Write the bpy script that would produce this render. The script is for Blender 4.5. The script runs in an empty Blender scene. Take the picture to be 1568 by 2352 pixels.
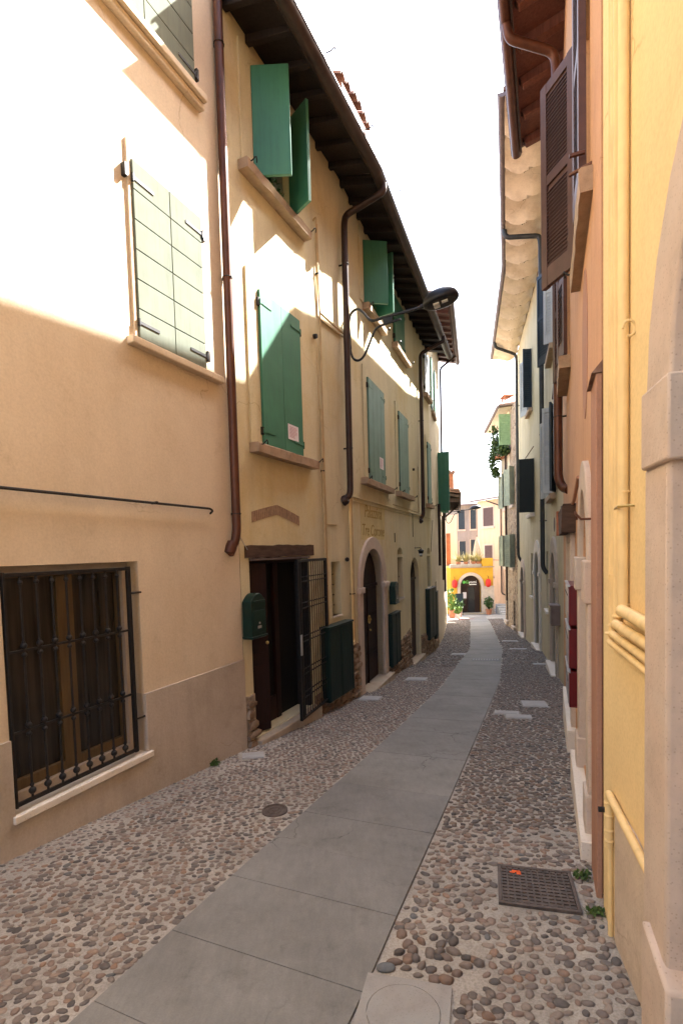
import bpy, bmesh, math, random
from mathutils import Vector, Matrix
from mathutils.geometry import tessellate_polygon
R = math.radians
random.seed(7)
scene = bpy.context.scene
C = scene.collection

# ---------------------------------------------------------------- camera, sky, sun, exposure
EYE = 1.6
PITCH, ROLL = .053, .0277
cam_d = bpy.data.cameras.new('camera'); cam = bpy.data.objects.new('camera', cam_d); C.objects.link(cam)
fw = Vector((0, math.cos(PITCH), -math.sin(PITCH))); up = Vector((0, math.sin(PITCH), math.cos(PITCH))); rt = Vector((1, 0, 0))
cr, sr = math.cos(ROLL), math.sin(ROLL)
RT = cr*rt - sr*up; UP = cr*up + sr*rt
cam.matrix_world = Matrix(((RT.x, UP.x, -fw.x, 0), (RT.y, UP.y, -fw.y, 0), (RT.z, UP.z, -fw.z, EYE), (0, 0, 0, 1)))
cam_d.sensor_fit = 'VERTICAL'; cam_d.sensor_height = 36; cam_d.lens = 1180/2352*36
cam_d.shift_y = (1265 + 1180*math.tan(PITCH) - 1176)/2352
cam_d.clip_start = .05; cam_d.clip_end = 900
scene.camera = cam
SUN_TO = Vector((1.64, 1.17, 2.2)).normalized()          # direction towards the sun
elev = math.asin(SUN_TO.z); azim = math.atan2(SUN_TO.x, SUN_TO.y)
world = bpy.data.worlds.new('World'); scene.world = world; world.use_nodes = True
wn = world.node_tree.nodes; wl = world.node_tree.links
sky = wn.new('ShaderNodeTexSky'); sky.sky_type = 'NISHITA'; sky.sun_disc = False
sky.sun_elevation = elev; sky.sun_rotation = azim; sky.air_density = 1.0; sky.dust_density = 4.0; sky.ozone_density = .6
wl.new(sky.outputs[0], wn['Background'].inputs['Color']); wn['Background'].inputs['Strength'].default_value = .115
sun_d = bpy.data.lights.new('sun', 'SUN'); sun_d.energy = 5.0; sun_d.angle = R(.5); sun_d.color = (1, .98, .95)
sun = bpy.data.objects.new('sun', sun_d); C.objects.link(sun)
sun.rotation_euler = SUN_TO.to_track_quat('Z', 'Y').to_euler(); sun.location = (8, 4, 20)
vs = scene.view_settings; vs.view_transform = 'Standard'; vs.look = 'None'; vs.gamma = 1; vs.exposure = 3.1
scene.render.engine = 'CYCLES'
scene.cycles.max_bounces = 8; scene.cycles.diffuse_bounces = 5

# ---------------------------------------------------------------- materials
MATS = {}
def nodes(name, rough=.8, metal=0, spec=.3):
    m = bpy.data.materials.new(name); m.use_nodes = True
    nt = m.node_tree; b = nt.nodes['Principled BSDF']
    b.inputs['Roughness'].default_value = rough; b.inputs['Metallic'].default_value = metal
    b.inputs['Specular IOR Level'].default_value = spec
    MATS[name] = m
    return m, nt, b
def N(nt, t, **kw):
    n = nt.nodes.new(t)
    for k, v in kw.items():
        if k in n.inputs: n.inputs[k].default_value = v
        else: setattr(n, k, v)
    return n
def coords(nt, scale=(1, 1, 1)):
    tc = N(nt, 'ShaderNodeTexCoord'); mp = N(nt, 'ShaderNodeMapping'); mp.inputs['Scale'].default_value = scale
    nt.links.new(tc.outputs['Object'], mp.inputs['Vector']); return mp.outputs[0]
def noise(nt, vec, scale, detail=4, rough=.6):
    n = N(nt, 'ShaderNodeTexNoise'); n.inputs['Scale'].default_value = scale; n.inputs['Detail'].default_value = detail
    n.inputs['Roughness'].default_value = rough; nt.links.new(vec, n.inputs['Vector']); return n.outputs['Fac']
def ramp(nt, fac, stops):
    r = N(nt, 'ShaderNodeValToRGB'); e = r.color_ramp.elements
    while len(e) > 1: e.remove(e[-1])
    e[0].position = stops[0][0]; e[0].color = (*stops[0][1], 1)
    for p, c in stops[1:]:
        x = e.new(p); x.color = (*c, 1)
    nt.links.new(fac, r.inputs[0]); return r.outputs[0]
def mixc(nt, fac, a, b, mode='MIX'):
    m = N(nt, 'ShaderNodeMix'); m.data_type = 'RGBA'; m.blend_type = mode
    for v, s in ((fac, m.inputs[0]), (a, m.inputs[6]), (b, m.inputs[7])):
        if hasattr(v, 'is_linked') or hasattr(v, 'links'): nt.links.new(v, s)
        elif isinstance(v, (int, float)): s.default_value = v
        else: s.default_value = (*v, 1)
    return m.outputs[2]
def bump(nt, b, h, dist=.01, strength=.6):
    bp = N(nt, 'ShaderNodeBump'); bp.inputs['Distance'].default_value = dist; bp.inputs['Strength'].default_value = strength
    nt.links.new(h, bp.inputs['Height']); nt.links.new(bp.outputs[0], b.inputs['Normal']); return bp
def mul(c, k): return tuple(min(1, x*k) for x in c)

def plaster(name, col, alt=None, stain=.35, bumpd=.006, rough=.9, patch=1.1):
    m, nt, b = nodes(name, rough, spec=.15)
    v = coords(nt)
    alt = alt or mul(col, .8)
    n1 = noise(nt, v, patch, 6, .65)
    base = ramp(nt, n1, [(.32, alt), (.5, col), (.72, mul(col, 1.08))])
    vs_ = coords(nt, (3.2, 3.2, .35)); n2 = noise(nt, vs_, 1.6, 5, .7)
    st = ramp(nt, n2, [(.45, (1, 1, 1)), (.8, (1-stain, 1-stain*1.05, 1-stain*1.15))])
    c = mixc(nt, 1.0, base, st, 'MULTIPLY')
    n3 = noise(nt, v, 60, 3, .6); sp = ramp(nt, n3, [(.3, (.9, .9, .9)), (.6, (1.04, 1.04, 1.04))])
    c = mixc(nt, .7, c, sp, 'MULTIPLY')
    dn = N(nt, 'ShaderNodeTexNoise'); dn.inputs['Scale'].default_value = 2.2; dn.inputs['Detail'].default_value = 5; nt.links.new(v, dn.inputs['Vector'])
    va = N(nt, 'ShaderNodeVectorMath'); va.operation = 'MULTIPLY_ADD'; nt.links.new(dn.outputs['Color'], va.inputs[0]); va.inputs[1].default_value = (.55, .55, .55); nt.links.new(v, va.inputs[2])
    ce = N(nt, 'ShaderNodeTexVoronoi'); ce.feature = 'DISTANCE_TO_EDGE'; ce.inputs['Scale'].default_value = .75; nt.links.new(va.outputs[0], ce.inputs['Vector'])
    crack = ramp(nt, ce.outputs['Distance'], [(0, (.62, .56, .5)), (.005, (1, 1, 1))])
    msk = ramp(nt, noise(nt, v, .9, 3, .5), [(.5, (0, 0, 0)), (.6, (.75, .75, .75))])
    c = mixc(nt, msk, c, mixc(nt, 1.0, c, crack, 'MULTIPLY'))
    bl = ramp(nt, noise(nt, v, 2.6, 8, .75), [(.30, (.86, .84, .81)), (.42, (1, 1, 1)), (.68, (1, 1, 1)), (.8, (1.06, 1.06, 1.06))])
    c = mixc(nt, .75, c, bl, 'MULTIPLY')
    nt.links.new(c, b.inputs['Base Color'])
    n4 = noise(nt, v, 7, 8, .62)
    h = N(nt, 'ShaderNodeMath'); h.operation = 'MULTIPLY_ADD'; nt.links.new(n3, h.inputs[0]); h.inputs[1].default_value = .12; nt.links.new(n4, h.inputs[2])
    bump(nt, b, h.outputs[0], bumpd*2.5, .7)
    return m
def plain(name, col, rough=.5, metal=0, var=.12, scale=6, bumpd=0, spec=.35):
    m, nt, b = nodes(name, rough, metal, spec)
    v = coords(nt); n = noise(nt, v, scale, 5, .6)
    c = ramp(nt, n, [(.3, mul(col, 1-var)), (.7, mul(col, 1+var))])
    sv = noise(nt, coords(nt, (16, 16, 1.2)), 1.5, 6, .7)
    c = mixc(nt, .8, c, ramp(nt, sv, [(.32, (.84, .84, .84)), (.5, (1, 1, 1)), (.75, (1.12, 1.11, 1.08))]), 'MULTIPLY')
    nt.links.new(c, b.inputs['Base Color'])
    rr = N(nt, 'ShaderNodeMapRange'); rr.inputs[3].default_value = max(.05, rough-.12); rr.inputs[4].default_value = min(1, rough+.18); nt.links.new(sv, rr.inputs[0]); nt.links.new(rr.outputs[0], b.inputs['Roughness'])
    if bumpd: bump(nt, b, noise(nt, v, scale*8, 4, .6), bumpd, .6)
    return m
def wood(name, col, rough=.55, grain=(14, 14, 1.0), var=.35, bumpd=.002):
    m, nt, b = nodes(name, rough, spec=.3)
    v = coords(nt, grain); n = noise(nt, v, 2.2, 6, .65)
    c = ramp(nt, n, [(.3, mul(col, 1-var)), (.7, mul(col, 1+var*.5))])
    nt.links.new(c, b.inputs['Base Color']); bump(nt, b, n, bumpd, .6)
    return m
def stone(name, col, rough=.85, var=.22, bumpd=.008, scale=5):
    m, nt, b = nodes(name, rough, spec=.2)
    v = coords(nt); n = noise(nt, v, scale, 8, .7); n2 = noise(nt, v, scale*.3, 4, .6)
    c = ramp(nt, n, [(.25, mul(col, 1-var)), (.5, col), (.75, mul(col, 1+var*.5))])
    t = ramp(nt, n2, [(.35, (1, .93, .87)), (.65, (.95, 1, 1))])
    c = mixc(nt, .6, c, t, 'MULTIPLY')
    vo = N(nt, 'ShaderNodeTexVoronoi'); vo.inputs['Scale'].default_value = scale*12; nt.links.new(v, vo.inputs['Vector'])
    pit = ramp(nt, vo.outputs['Distance'], [(.05, (.5, .45, .40)), (.26, (1, 1, 1))])
    c = mixc(nt, .55, c, pit, 'MULTIPLY')
    nt.links.new(c, b.inputs['Base Color']); bump(nt, b, n, bumpd, .7)
    return m

plaster('peach_plaster', (.64, .525, .385), (.60, .48, .34), .07, .0025, patch=.8)
plaster('plinth_plaster', (.47, .395, .325), (.41, .34, .27), .16, .005, patch=1.3)
plaster('yellow_plaster', (.65, .575, .38), (.61, .49, .26), .16, .005, patch=.55)
plaster('ochre_wash', (.61, .50, .25), (.60, .47, .25), .16, .004, patch=.9)
plaster('amber_plaster', (.80, .62, .325), (.77, .575, .295), .07, .002, patch=.8)
plaster('dado_plaster', (.60, .50, .40), (.50, .41, .32), .22, .006, patch=3)
plaster('orange_plaster', (.58, .335, .19), (.52, .29, .165), .14, .004, patch=1.2)
plaster('olive_plaster', (.56, .50, .35), (.49, .43, .28), .22, .005, patch=.8)
plaster('cream_plaster', (.66, .58, .44), (.60, .51, .36), .2, .005)
plaster('soffit_plaster', (.72, .60, .45), (.60, .47, .33), .2, .005, patch=2)
plaster('far_peach_plaster', (.66, .49, .34), (.60, .43, .29), .15, .004, patch=.5)
plaster('far_shade_plaster', (.32, .27, .24), (.25, .21, .19), .3, .004, patch=.5)  # shade on the back wall painted in as a grey-brown tone
plaster('shop_plaster', (.60, .34, .04), (.56, .31, .035), .10, .004)
stone('portal_stone', (.56, .46, .385), bumpd=.012, scale=6, var=.2)
stone('grey_portal_stone', (.42, .36, .30), bumpd=.010, scale=4)
stone('sill_stone', (.40, .29, .20), bumpd=.012, scale=7, var=.35)
stone('white_stone', (.72, .66, .58), bumpd=.004, scale=4, var=.12)
stone('near_cover_stone', (.30, .295, .285), bumpd=.004, scale=8, var=.2)
stone('cover_stone', (.40, .40, .40), bumpd=.004, scale=10, var=.15)
stone('step_stone', (.42, .35, .27), bumpd=.006, scale=5)
plain('brown_copper', (.10, .037, .021), .38, .3, .25, 5)
plain('dark_copper', (.045, .026, .020), .42, .35, .25, 5)
plain('dark_gutter', (.060, .040, .034), .45, .3, .3, 5)
plain('grey_gutter', (.16, .12, .11), .5, .3, .2, 5)
plain('blue_grey_metal', (.045, .047, .048), .5, .3, .2, 5)
plain('iron', (.022, .019, .018), .5, .4, .3, 30, .001)
plain('lamp_metal', (.030, .031, .035), .42, .5, .2, 20)
plain('lens', (.75, .75, .72), .2, 0, .05)
plain('cast_iron', (.10, .078, .067), .6, .35, .35, 25, .001)
plain('orange_spray', (.75, .12, .03), .8)
plain('green_paint', (.052, .182, .110), .42, 0, .10, 3)
plain('green_paint_pale', (.13, .235, .18), .5, 0, .12, 4)
plain('pale_green_paint', (.175, .190, .150), .9, 0, .08, 4, 0, .02)
plain('mint_louvre_paint', (.26, .42, .24), .55, 0, .15, 8)
plain('grey_green_louvre', (.38, .44, .36), .6, 0, .15, 8)
plain('brown_paint', (.085, .043, .036), .48, 0, .2, 8)
plain('black_green_paint', (.004, .008, .007), .5, 0, .2, 4)
plain('cabinet_green', (.004, .018, .014), .5, 0, .2, 4)
plain('mailbox_green', (.004, .024, .018), .3, 0, .2, 10)
plain('blue_shutter_paint', (.018, .030, .042), .5, 0, .15, 5)
plain('white_shutter_paint', (.42, .45, .47), .5, 0, .08, 5)
plain('red_paint', (.11, .002, .004), .35, 0, .15, 8)
plain('steel', (.5, .48, .47), .35, .8, .15, 10)
plain('brass', (.6, .42, .14), .35, .9, .2, 10)
plain('amber_pipe', (.78, .58, .28), .6, 0, .1, 6)
plain('cream_pipe', (.50, .36, .19), .6, 0, .15, 6)
plain('paper', (.78, .72, .74), .8, 0, .04)
plain('print_red', (.55, .25, .30), .8)
plain('rust_shutter', (.34, .10, .035), .6, 0, .2, 5)
plain('terracotta', (.42, .17, .09), .8, 0, .25, 9, .003)
plain('pink_pot', (.62, .36, .32), .7, 0, .2, 9)
plain('canvas', (.48, .38, .27), .9, 0, .12, 9)
plain('red_fabric', (.62, .03, .02), .6, 0, .1)
plain('sign_green', (.16, .62, .12), .5)
plain('sign_white', (.85, .85, .82), .5)
plain('mural_ochre', (.36, .25, .08), .9, 0, .25, 20)
plain('mural_band', (.60, .40, .16), .9, 0, .2, 8)
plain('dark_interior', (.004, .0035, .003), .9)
plain('white_paint', (.75, .73, .70), .6)
plain('foliage', (.045, .085, .022), .6, 0, .5, 40)
plain('bright_foliage', (.10, .17, .03), .6, 0, .5, 40)
plain('dry_foliage', (.30, .25, .10), .7, 0, .4, 30)
plain('grass_blade', (.07, .12, .03), .6, 0, .3, 30)
wood('dark_wood', (.040, .020, .014), .6)
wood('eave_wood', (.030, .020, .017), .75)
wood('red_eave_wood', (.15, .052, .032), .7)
wood('door_wood', (.018, .005, .004), .6)
wood('lintel_wood', (.085, .050, .034), .85, (2, 2, 12), .5, .008)
wood('frame_wood', (.13, .085, .042), .5)
wood('old_wood', (.11, .075, .06), .9, (12, 12, 2), .6, .006)

# roof tiles
m, nt, b = nodes('roof_tiles', .85); v = coords(nt); n = noise(nt, v, 5, 6, .7)
nt.links.new(ramp(nt, n, [(.3, (.12, .07, .055)), (.5, (.22, .125, .09)), (.72, (.34, .24, .18))]), b.inputs['Base Color']); bump(nt, b, n, .01, .6)
# glass with a dark room behind
m, nt, b = nodes('window_glass', .08, spec=.5); b.inputs['Base Color'].default_value = (.022, .020, .019, 1); b.inputs['Roughness'].default_value = .12
m, nt, b = nodes('curtained_glass', .2, spec=.5); v = coords(nt, (9, 9, .4)); n = noise(nt, v, 2.5, 4, .6)
nt.links.new(ramp(nt, n, [(.35, (.018, .015, .013)), (.7, (.050, .042, .036))]), b.inputs['Base Color'])
# mortar bed
m, nt, b = nodes('mortar', .95, spec=.1); v = coords(nt)
n = noise(nt, v, 3.5, 8, .7); n2 = noise(nt, v, .7, 4, .6); n3 = noise(nt, v, 90, 3, .6)
c = ramp(nt, n, [(.25, (.27, .255, .225)), (.5, (.39, .37, .33)), (.78, (.47, .45, .405))])
c = mixc(nt, .8, c, ramp(nt, n2, [(.35, (.72, .72, .74)), (.62, (1.05, 1.02, 1))]), 'MULTIPLY')
c = mixc(nt, .7, c, ramp(nt, n3, [(.35, (.7, .68, .66)), (.62, (1.1, 1.1, 1.1))]), 'MULTIPLY')
nt.links.new(c, b.inputs['Base Color']); bump(nt, b, n3, .004, .8)
# pebbles: each stone its own colour
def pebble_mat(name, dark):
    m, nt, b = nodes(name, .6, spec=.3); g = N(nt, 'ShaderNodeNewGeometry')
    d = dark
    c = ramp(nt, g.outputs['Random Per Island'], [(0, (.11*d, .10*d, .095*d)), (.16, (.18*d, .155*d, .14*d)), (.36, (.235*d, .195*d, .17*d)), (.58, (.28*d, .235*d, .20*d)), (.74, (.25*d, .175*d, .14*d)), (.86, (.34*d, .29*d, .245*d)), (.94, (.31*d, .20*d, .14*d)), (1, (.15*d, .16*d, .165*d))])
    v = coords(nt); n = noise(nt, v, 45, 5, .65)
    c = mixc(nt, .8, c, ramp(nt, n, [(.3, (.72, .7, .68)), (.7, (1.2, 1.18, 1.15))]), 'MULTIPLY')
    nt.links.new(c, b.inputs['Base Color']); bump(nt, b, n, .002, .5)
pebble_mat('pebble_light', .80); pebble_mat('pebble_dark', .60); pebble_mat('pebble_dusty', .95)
# rubble lumps
m, nt, b = nodes('rubble', .9, spec=.15); g = N(nt, 'ShaderNodeNewGeometry'); v = coords(nt); n = noise(nt, v, 14, 7, .7)
c = ramp(nt, g.outputs['Random Per Island'], [(0, (.17, .11, .07)), (.3, (.28, .19, .13)), (.6, (.36, .26, .18)), (.85, (.27, .21, .17)), (1, (.42, .33, .25))])
c = mixc(nt, .8, c, ramp(nt, n, [(.3, (.6, .58, .55)), (.7, (1.2, 1.18, 1.15))]), 'MULTIPLY')
nt.links.new(c, b.inputs['Base Color']); bump(nt, b, n, .012, .8)
plain('rubble_mortar', (.30, .23, .165), .95, 0, .3, 12, .01)
# street slabs
m, nt, b = nodes('slab', .75, spec=.25); v = coords(nt); g = N(nt, 'ShaderNodeNewGeometry')
n = noise(nt, v, 1.3, 8, .68); n2 = noise(nt, coords(nt, (5, 1.2, 1)), 6, 6, .7); n3 = noise(nt, v, 140, 2, .5)
c = ramp(nt, n, [(.28, (.155, .153, .145)), (.5, (.20, .198, .188)), (.74, (.25, .247, .235))])
c = mixc(nt, .55, c, ramp(nt, n2, [(.3, (.82, .82, .82)), (.72, (1.16, 1.15, 1.13))]), 'MULTIPLY')
c = mixc(nt, .5, c, ramp(nt, n3, [(.3, (.85, .85, .85)), (.7, (1.12, 1.12, 1.12))]), 'MULTIPLY')
c = mixc(nt, .5, c, ramp(nt, g.outputs['Random Per Island'], [(0, (.88, .88, .9)), (1, (1.06, 1.05, 1.02))]), 'MULTIPLY')
vo = N(nt, 'ShaderNodeTexVoronoi'); vo.inputs['Scale'].default_value = 2.3; nt.links.new(v, vo.inputs['Vector'])
c = mixc(nt, .8, c, ramp(nt, vo.outputs['Distance'], [(.0, (1.7, 1.65, 1.6)), (.032, (1.5, 1.45, 1.4)), (.045, (1, 1, 1))]), 'MULTIPLY')
dn = N(nt, 'ShaderNodeTexNoise'); dn.inputs['Scale'].default_value = 3; dn.inputs['Detail'].default_value = 6; nt.links.new(v, dn.inputs['Vector'])
va = N(nt, 'ShaderNodeVectorMath'); va.operation = 'MULTIPLY_ADD'; nt.links.new(dn.outputs['Color'], va.inputs[0]); va.inputs[1].default_value = (.6, .6, .6); nt.links.new(v, va.inputs[2])
ce = N(nt, 'ShaderNodeTexVoronoi'); ce.feature = 'DISTANCE_TO_EDGE'; ce.inputs['Scale'].default_value = .9; nt.links.new(va.outputs[0], ce.inputs['Vector'])
msk = ramp(nt, noise(nt, v, 1.1, 3, .5), [(.5, (0, 0, 0)), (.58, (1, 1, 1))])
c = mixc(nt, msk, c, mixc(nt, 1.0, c, ramp(nt, ce.outputs['Distance'], [(0, (.45, .43, .4)), (.006, (1, 1, 1))]), 'MULTIPLY'))
c = mixc(nt, .9, c, ramp(nt, noise(nt, coords(nt, (1, 1, 1)), 4.5, 9, .78), [(.32, (.78, .77, .76)), (.46, (1, 1, 1)), (.66, (1.02, 1.02, 1.02)), (.78, (1.2, 1.19, 1.17))]), 'MULTIPLY')
nt.links.new(c, b.inputs['Base Color']); bump(nt, b, n2, .003, .5)
# rubble wall (far): voronoi stones
m, nt, b = nodes('rubble_wall', .95, spec=.1); v = coords(nt, (1, 1, 1.5))
vo = N(nt, 'ShaderNodeTexVoronoi'); vo.inputs['Scale'].default_value = 4.6; nt.links.new(v, vo.inputs['Vector'])
ve = N(nt, 'ShaderNodeTexVoronoi'); ve.feature = 'DISTANCE_TO_EDGE'; ve.inputs['Scale'].default_value = 4.6; nt.links.new(v, ve.inputs['Vector'])
sx = N(nt, 'ShaderNodeSeparateColor'); nt.links.new(vo.outputs['Color'], sx.inputs[0])
c = ramp(nt, sx.outputs[0], [(0, (.16, .12, .09)), (.4, (.30, .22, .16)), (.75, (.40, .31, .23)), (1, (.26, .22, .19))])
c = mixc(nt, ramp(nt, ve.outputs['Distance'], [(.02, (1, 1, 1)), (.07, (0, 0, 0))]), c, (.42, .35, .26))
nt.links.new(c, b.inputs['Base Color']); bump(nt, b, ve.outputs['Distance'], .05, .7)
# thin horizontally streaked brick for the relieving arch
plain('brick', (.30, .19, .12), .9, 0, .3, 18, .004)

# ---------------------------------------------------------------- frames and mesh builder
def gz(Y): return -.1*Y if Y < 17.4 else -1.74 - .065*(Y-17.4)
class Fr:
    def __init__(s, x0, y0, x1, y1, side):
        s.O = Vector((x0, y0)); d = Vector((x1-x0, y1-y0)); s.L = d.length; s.D = d.normalized()
        s.N = Vector((s.D.y, -s.D.x)) if side == 'L' else Vector((-s.D.y, s.D.x)); s.side = side
    def P(s, a, o, z):
        q = s.O + s.D*a + s.N*o; return Vector((q.x, q.y, z))
    def g(s, a, o=0):
        q = s.O + s.D*a + s.N*o; return gz(q.y)
    def leaf(s, a0, o0, a1, o1):         # a frame standing on two points of this frame
        p = s.O + s.D*a0 + s.N*o0; q = s.O + s.D*a1 + s.N*o1
        return Fr(p.x, p.y, q.x, q.y, s.side)
L1 = Fr(-1.10, 5.60, -.648, 6.60, 'L'); L2 = Fr(-1.10, 5.60, .11, 8.23, 'L'); L2B = Fr(.11, 8.23, 2.73, 15.5, 'L')
L3 = Fr(2.73, 15.5, 3.9, 19.9, 'L'); L4 = Fr(3.9, 19.9, 5.6, 27.4, 'L')
RY = Fr(1.27, 2.49, 1.01, 1.49, 'L'); RY.N = Vector((-.968, .252))       # near yellow wall, measured towards the camera
RO = Fr(1.33, 2.62, 3.87, 8.95, 'R'); RG = Fr(3.87, 8.95, 5.70, 14.6, 'R'); RG2 = Fr(5.70, 14.6, 7.35, 21.4, 'R')
RS = Fr(7.35, 21.4, 7.9, 24.8, 'R'); SH = Fr(7.2, 33.4, 9.9, 33.4, 'L'); BK = Fr(10.0, 43, 11.8, 37, 'R')
BK.N = Vector((-.958, -.287))

class MB:
    def __init__(s): s.v = []; s.f = []
    def add(s, vs_, fs):
        k = len(s.v); s.v += [tuple(p) for p in vs_]; s.f += [tuple(i+k for i in f) for f in fs]; return s
    def hexa(s, p):      # 4 bottom, 4 top
        return s.add(p, [(0, 3, 2, 1), (4, 5, 6, 7), (0, 1, 5, 4), (1, 2, 6, 5), (2, 3, 7, 6), (3, 0, 4, 7)])
    def box(s, F, a0, a1, o0, o1, z0, z1):
        za, zb = z0 if isinstance(z0, tuple) else (z0, z0); zc, zd = z1 if isinstance(z1, tuple) else (z1, z1)
        return s.hexa([F.P(a0, o0, za), F.P(a1, o0, zb), F.P(a1, o1, zb), F.P(a0, o1, za), F.P(a0, o0, zc), F.P(a1, o0, zd), F.P(a1, o1, zd), F.P(a0, o1, zc)])
    def prism(s, F, pts, o0, o1):
        n = len(pts); vs_ = [F.P(a, o0, z) for a, z in pts] + [F.P(a, o1, z) for a, z in pts]
        tr = tessellate_polygon([[Vector((a, z, 0)) for a, z in pts]])
        fs = [t for t in tr] + [tuple(i+n for i in t[::-1]) for t in tr]
        fs += [(i, (i+1) % n, n+(i+1) % n, n+i) for i in range(n)]
        return s.add(vs_, fs)
    def holed(s, F, outer, holes, o=0):
        loops = [outer] + holes; flat = [p for l in loops for p in l]
        tr = tessellate_polygon([[Vector((a, z, 0)) for a, z in l] for l in loops])
        return s.add([F.P(a, o, z) for a, z in flat], tr)
    def reveal(s, F, loop, o0, o1):
        n = len(loop)
        return s.add([F.P(a, o0, z) for a, z in loop] + [F.P(a, o1, z) for a, z in loop], [(i, (i+1) % n, n+(i+1) % n, n+i) for i in range(n)])
    def ring(s, F, outer, inner, o0, o1):   # band between two loops of equal length (open ends allowed)
        n = len(outer); fs = []
        vs_ = [F.P(a, o, z) for o in (o0, o1) for l in (outer, inner) for a, z in l]
        for i in range(n-1):
            a, b_, c_, d = i, i+1, n+i, n+i+1
            fs += [(2*n+a, 2*n+b_, 2*n+d, 2*n+c_), (a, b_, 2*n+b_, 2*n+a), (c_, d, 2*n+d, 2*n+c_)]
        fs += [(0, n, 3*n, 2*n), (n-1, 2*n-1, 4*n-1, 3*n-1)]
        return s.add(vs_, fs)
    def tube(s, pts, r, n=10, caps=True):
        pts = [Vector(p) for p in pts]; k0 = len(s.v); m_ = len(pts); rr = r if isinstance(r, (list, tuple)) else [r]*m_
        t0 = (pts[1]-pts[0]).normalized(); u = t0.orthogonal().normalized(); rings = []
        for i, p in enumerate(pts):
            ta = (pts[i]-pts[i-1]).normalized() if i else t0
            tb = (pts[i+1]-pts[i]).normalized() if i < m_-1 else ta
            t = (ta+tb).normalized(); u = (u - t*u.dot(t)).normalized(); w = t.cross(u)
            k = 1/max(.5, t.dot(ta)) if i and i < m_-1 else 1
            rings.append([p + (u*math.cos(2*math.pi*j/n) + w*math.sin(2*math.pi*j/n))*rr[i]*(1 if k < 1.01 else min(k, 1.15)) for j in range(n)])
        vs_ = [q for r_ in rings for q in r_]; fs = []
        for i in range(m_-1):
            for j in range(n): fs.append((i*n+j, i*n+(j+1) % n, (i+1)*n+(j+1) % n, (i+1)*n+j))
        if caps: fs += [tuple(range(n))[::-1], tuple((m_-1)*n+j for j in range(n))]
        return s.add(vs_, fs)
    def lathe(s, c, prof, n=16, axis=None):
        c = Vector(c); ax = (axis or Vector((0, 0, 1))).normalized(); u = ax.orthogonal().normalized(); w = ax.cross(u)
        vs_ = [c + ax*h + (u*math.cos(2*math.pi*j/n)+w*math.sin(2*math.pi*j/n))*r for r, h in prof for j in range(n)]
        fs = [(i*n+j, i*n+(j+1) % n, (i+1)*n+(j+1) % n, (i+1)*n+j) for i in range(len(prof)-1) for j in range(n)]
        fs += [tuple(range(n))[::-1], tuple((len(prof)-1)*n+j for j in range(n))]
        return s.add(vs_, fs)
    def ball(s, c, r, n=8):
        sc = r if isinstance(r, tuple) else (r, r, r); c = Vector(c)
        prof = [(math.sin(math.pi*i/n), -math.cos(math.pi*i/n)) for i in range(n+1)]
        prof[0] = (.01, -1); prof[-1] = (.01, 1); m_ = n*2
        vs_ = [c + Vector((p*math.cos(2*math.pi*j/m_)*sc[0], p*math.sin(2*math.pi*j/m_)*sc[1], h*sc[2])) for p, h in prof for j in range(m_)]
        fs = [(i*m_+j, i*m_+(j+1) % m_, (i+1)*m_+(j+1) % m_, (i+1)*m_+j) for i in range(n) for j in range(m_)]
        return s.add(vs_, fs)

def rootloc(o):
    while o is not None:
        if o.parent is None: return o.location.copy()
        o = o.parent
def obj(name, mb, mat, parent=None, bevel=0, smooth=False, loc=None, label=None, angle=40):
    off = rootloc(parent) if parent else (Vector(loc) if loc is not None else Vector((0, 0, 0)))
    me = bpy.data.meshes.new(name); me.from_pydata([tuple(Vector(p)-off) for p in mb.v], [], mb.f); me.update()
    bm = bmesh.new(); bm.from_mesh(me)
    bmesh.ops.recalc_face_normals(bm, faces=bm.faces)
    bm.to_mesh(me); bm.free()
    me.materials.append(MATS[mat])
    o = bpy.data.objects.new(name, me); C.objects.link(o)
    if parent: o.parent = parent
    else: o.location = off
    if smooth or bevel:
        me.shade_smooth(); me.set_sharp_from_angle(angle=R(angle))
    if bevel:
        b_ = o.modifiers.new('bevel', 'BEVEL'); b_.width = bevel; b_.segments = 2; b_.limit_method = 'ANGLE'; b_.angle_limit = R(40)
    if label: o['label'] = label
    return o
def thing(name, label, cat, loc, group=None):
    o = bpy.data.objects.new(name, None); C.objects.link(o); o.location = loc; o.empty_display_size = .2
    o['label'] = label; o['category'] = cat
    if group: o['group'] = group
    return o
def tag(o, label, cat, group=None):
    o['label'] = label; o['category'] = cat
    if group: o['group'] = group
    return o
def rect(a0, a1, z0, z1): return [(a0, z0), (a1, z0), (a1, z1), (a0, z1)]
def arch(a0, a1, z0, zs, rise=None, n=14):
    c = (a0+a1)/2; r = (a1-a0)/2; h = rise or r
    return [(a0, z0)] + [(c - r*math.cos(math.pi*i/n), zs + h*math.sin(math.pi*i/n)) for i in range(n+1)] + [(a1, z0)]

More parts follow.
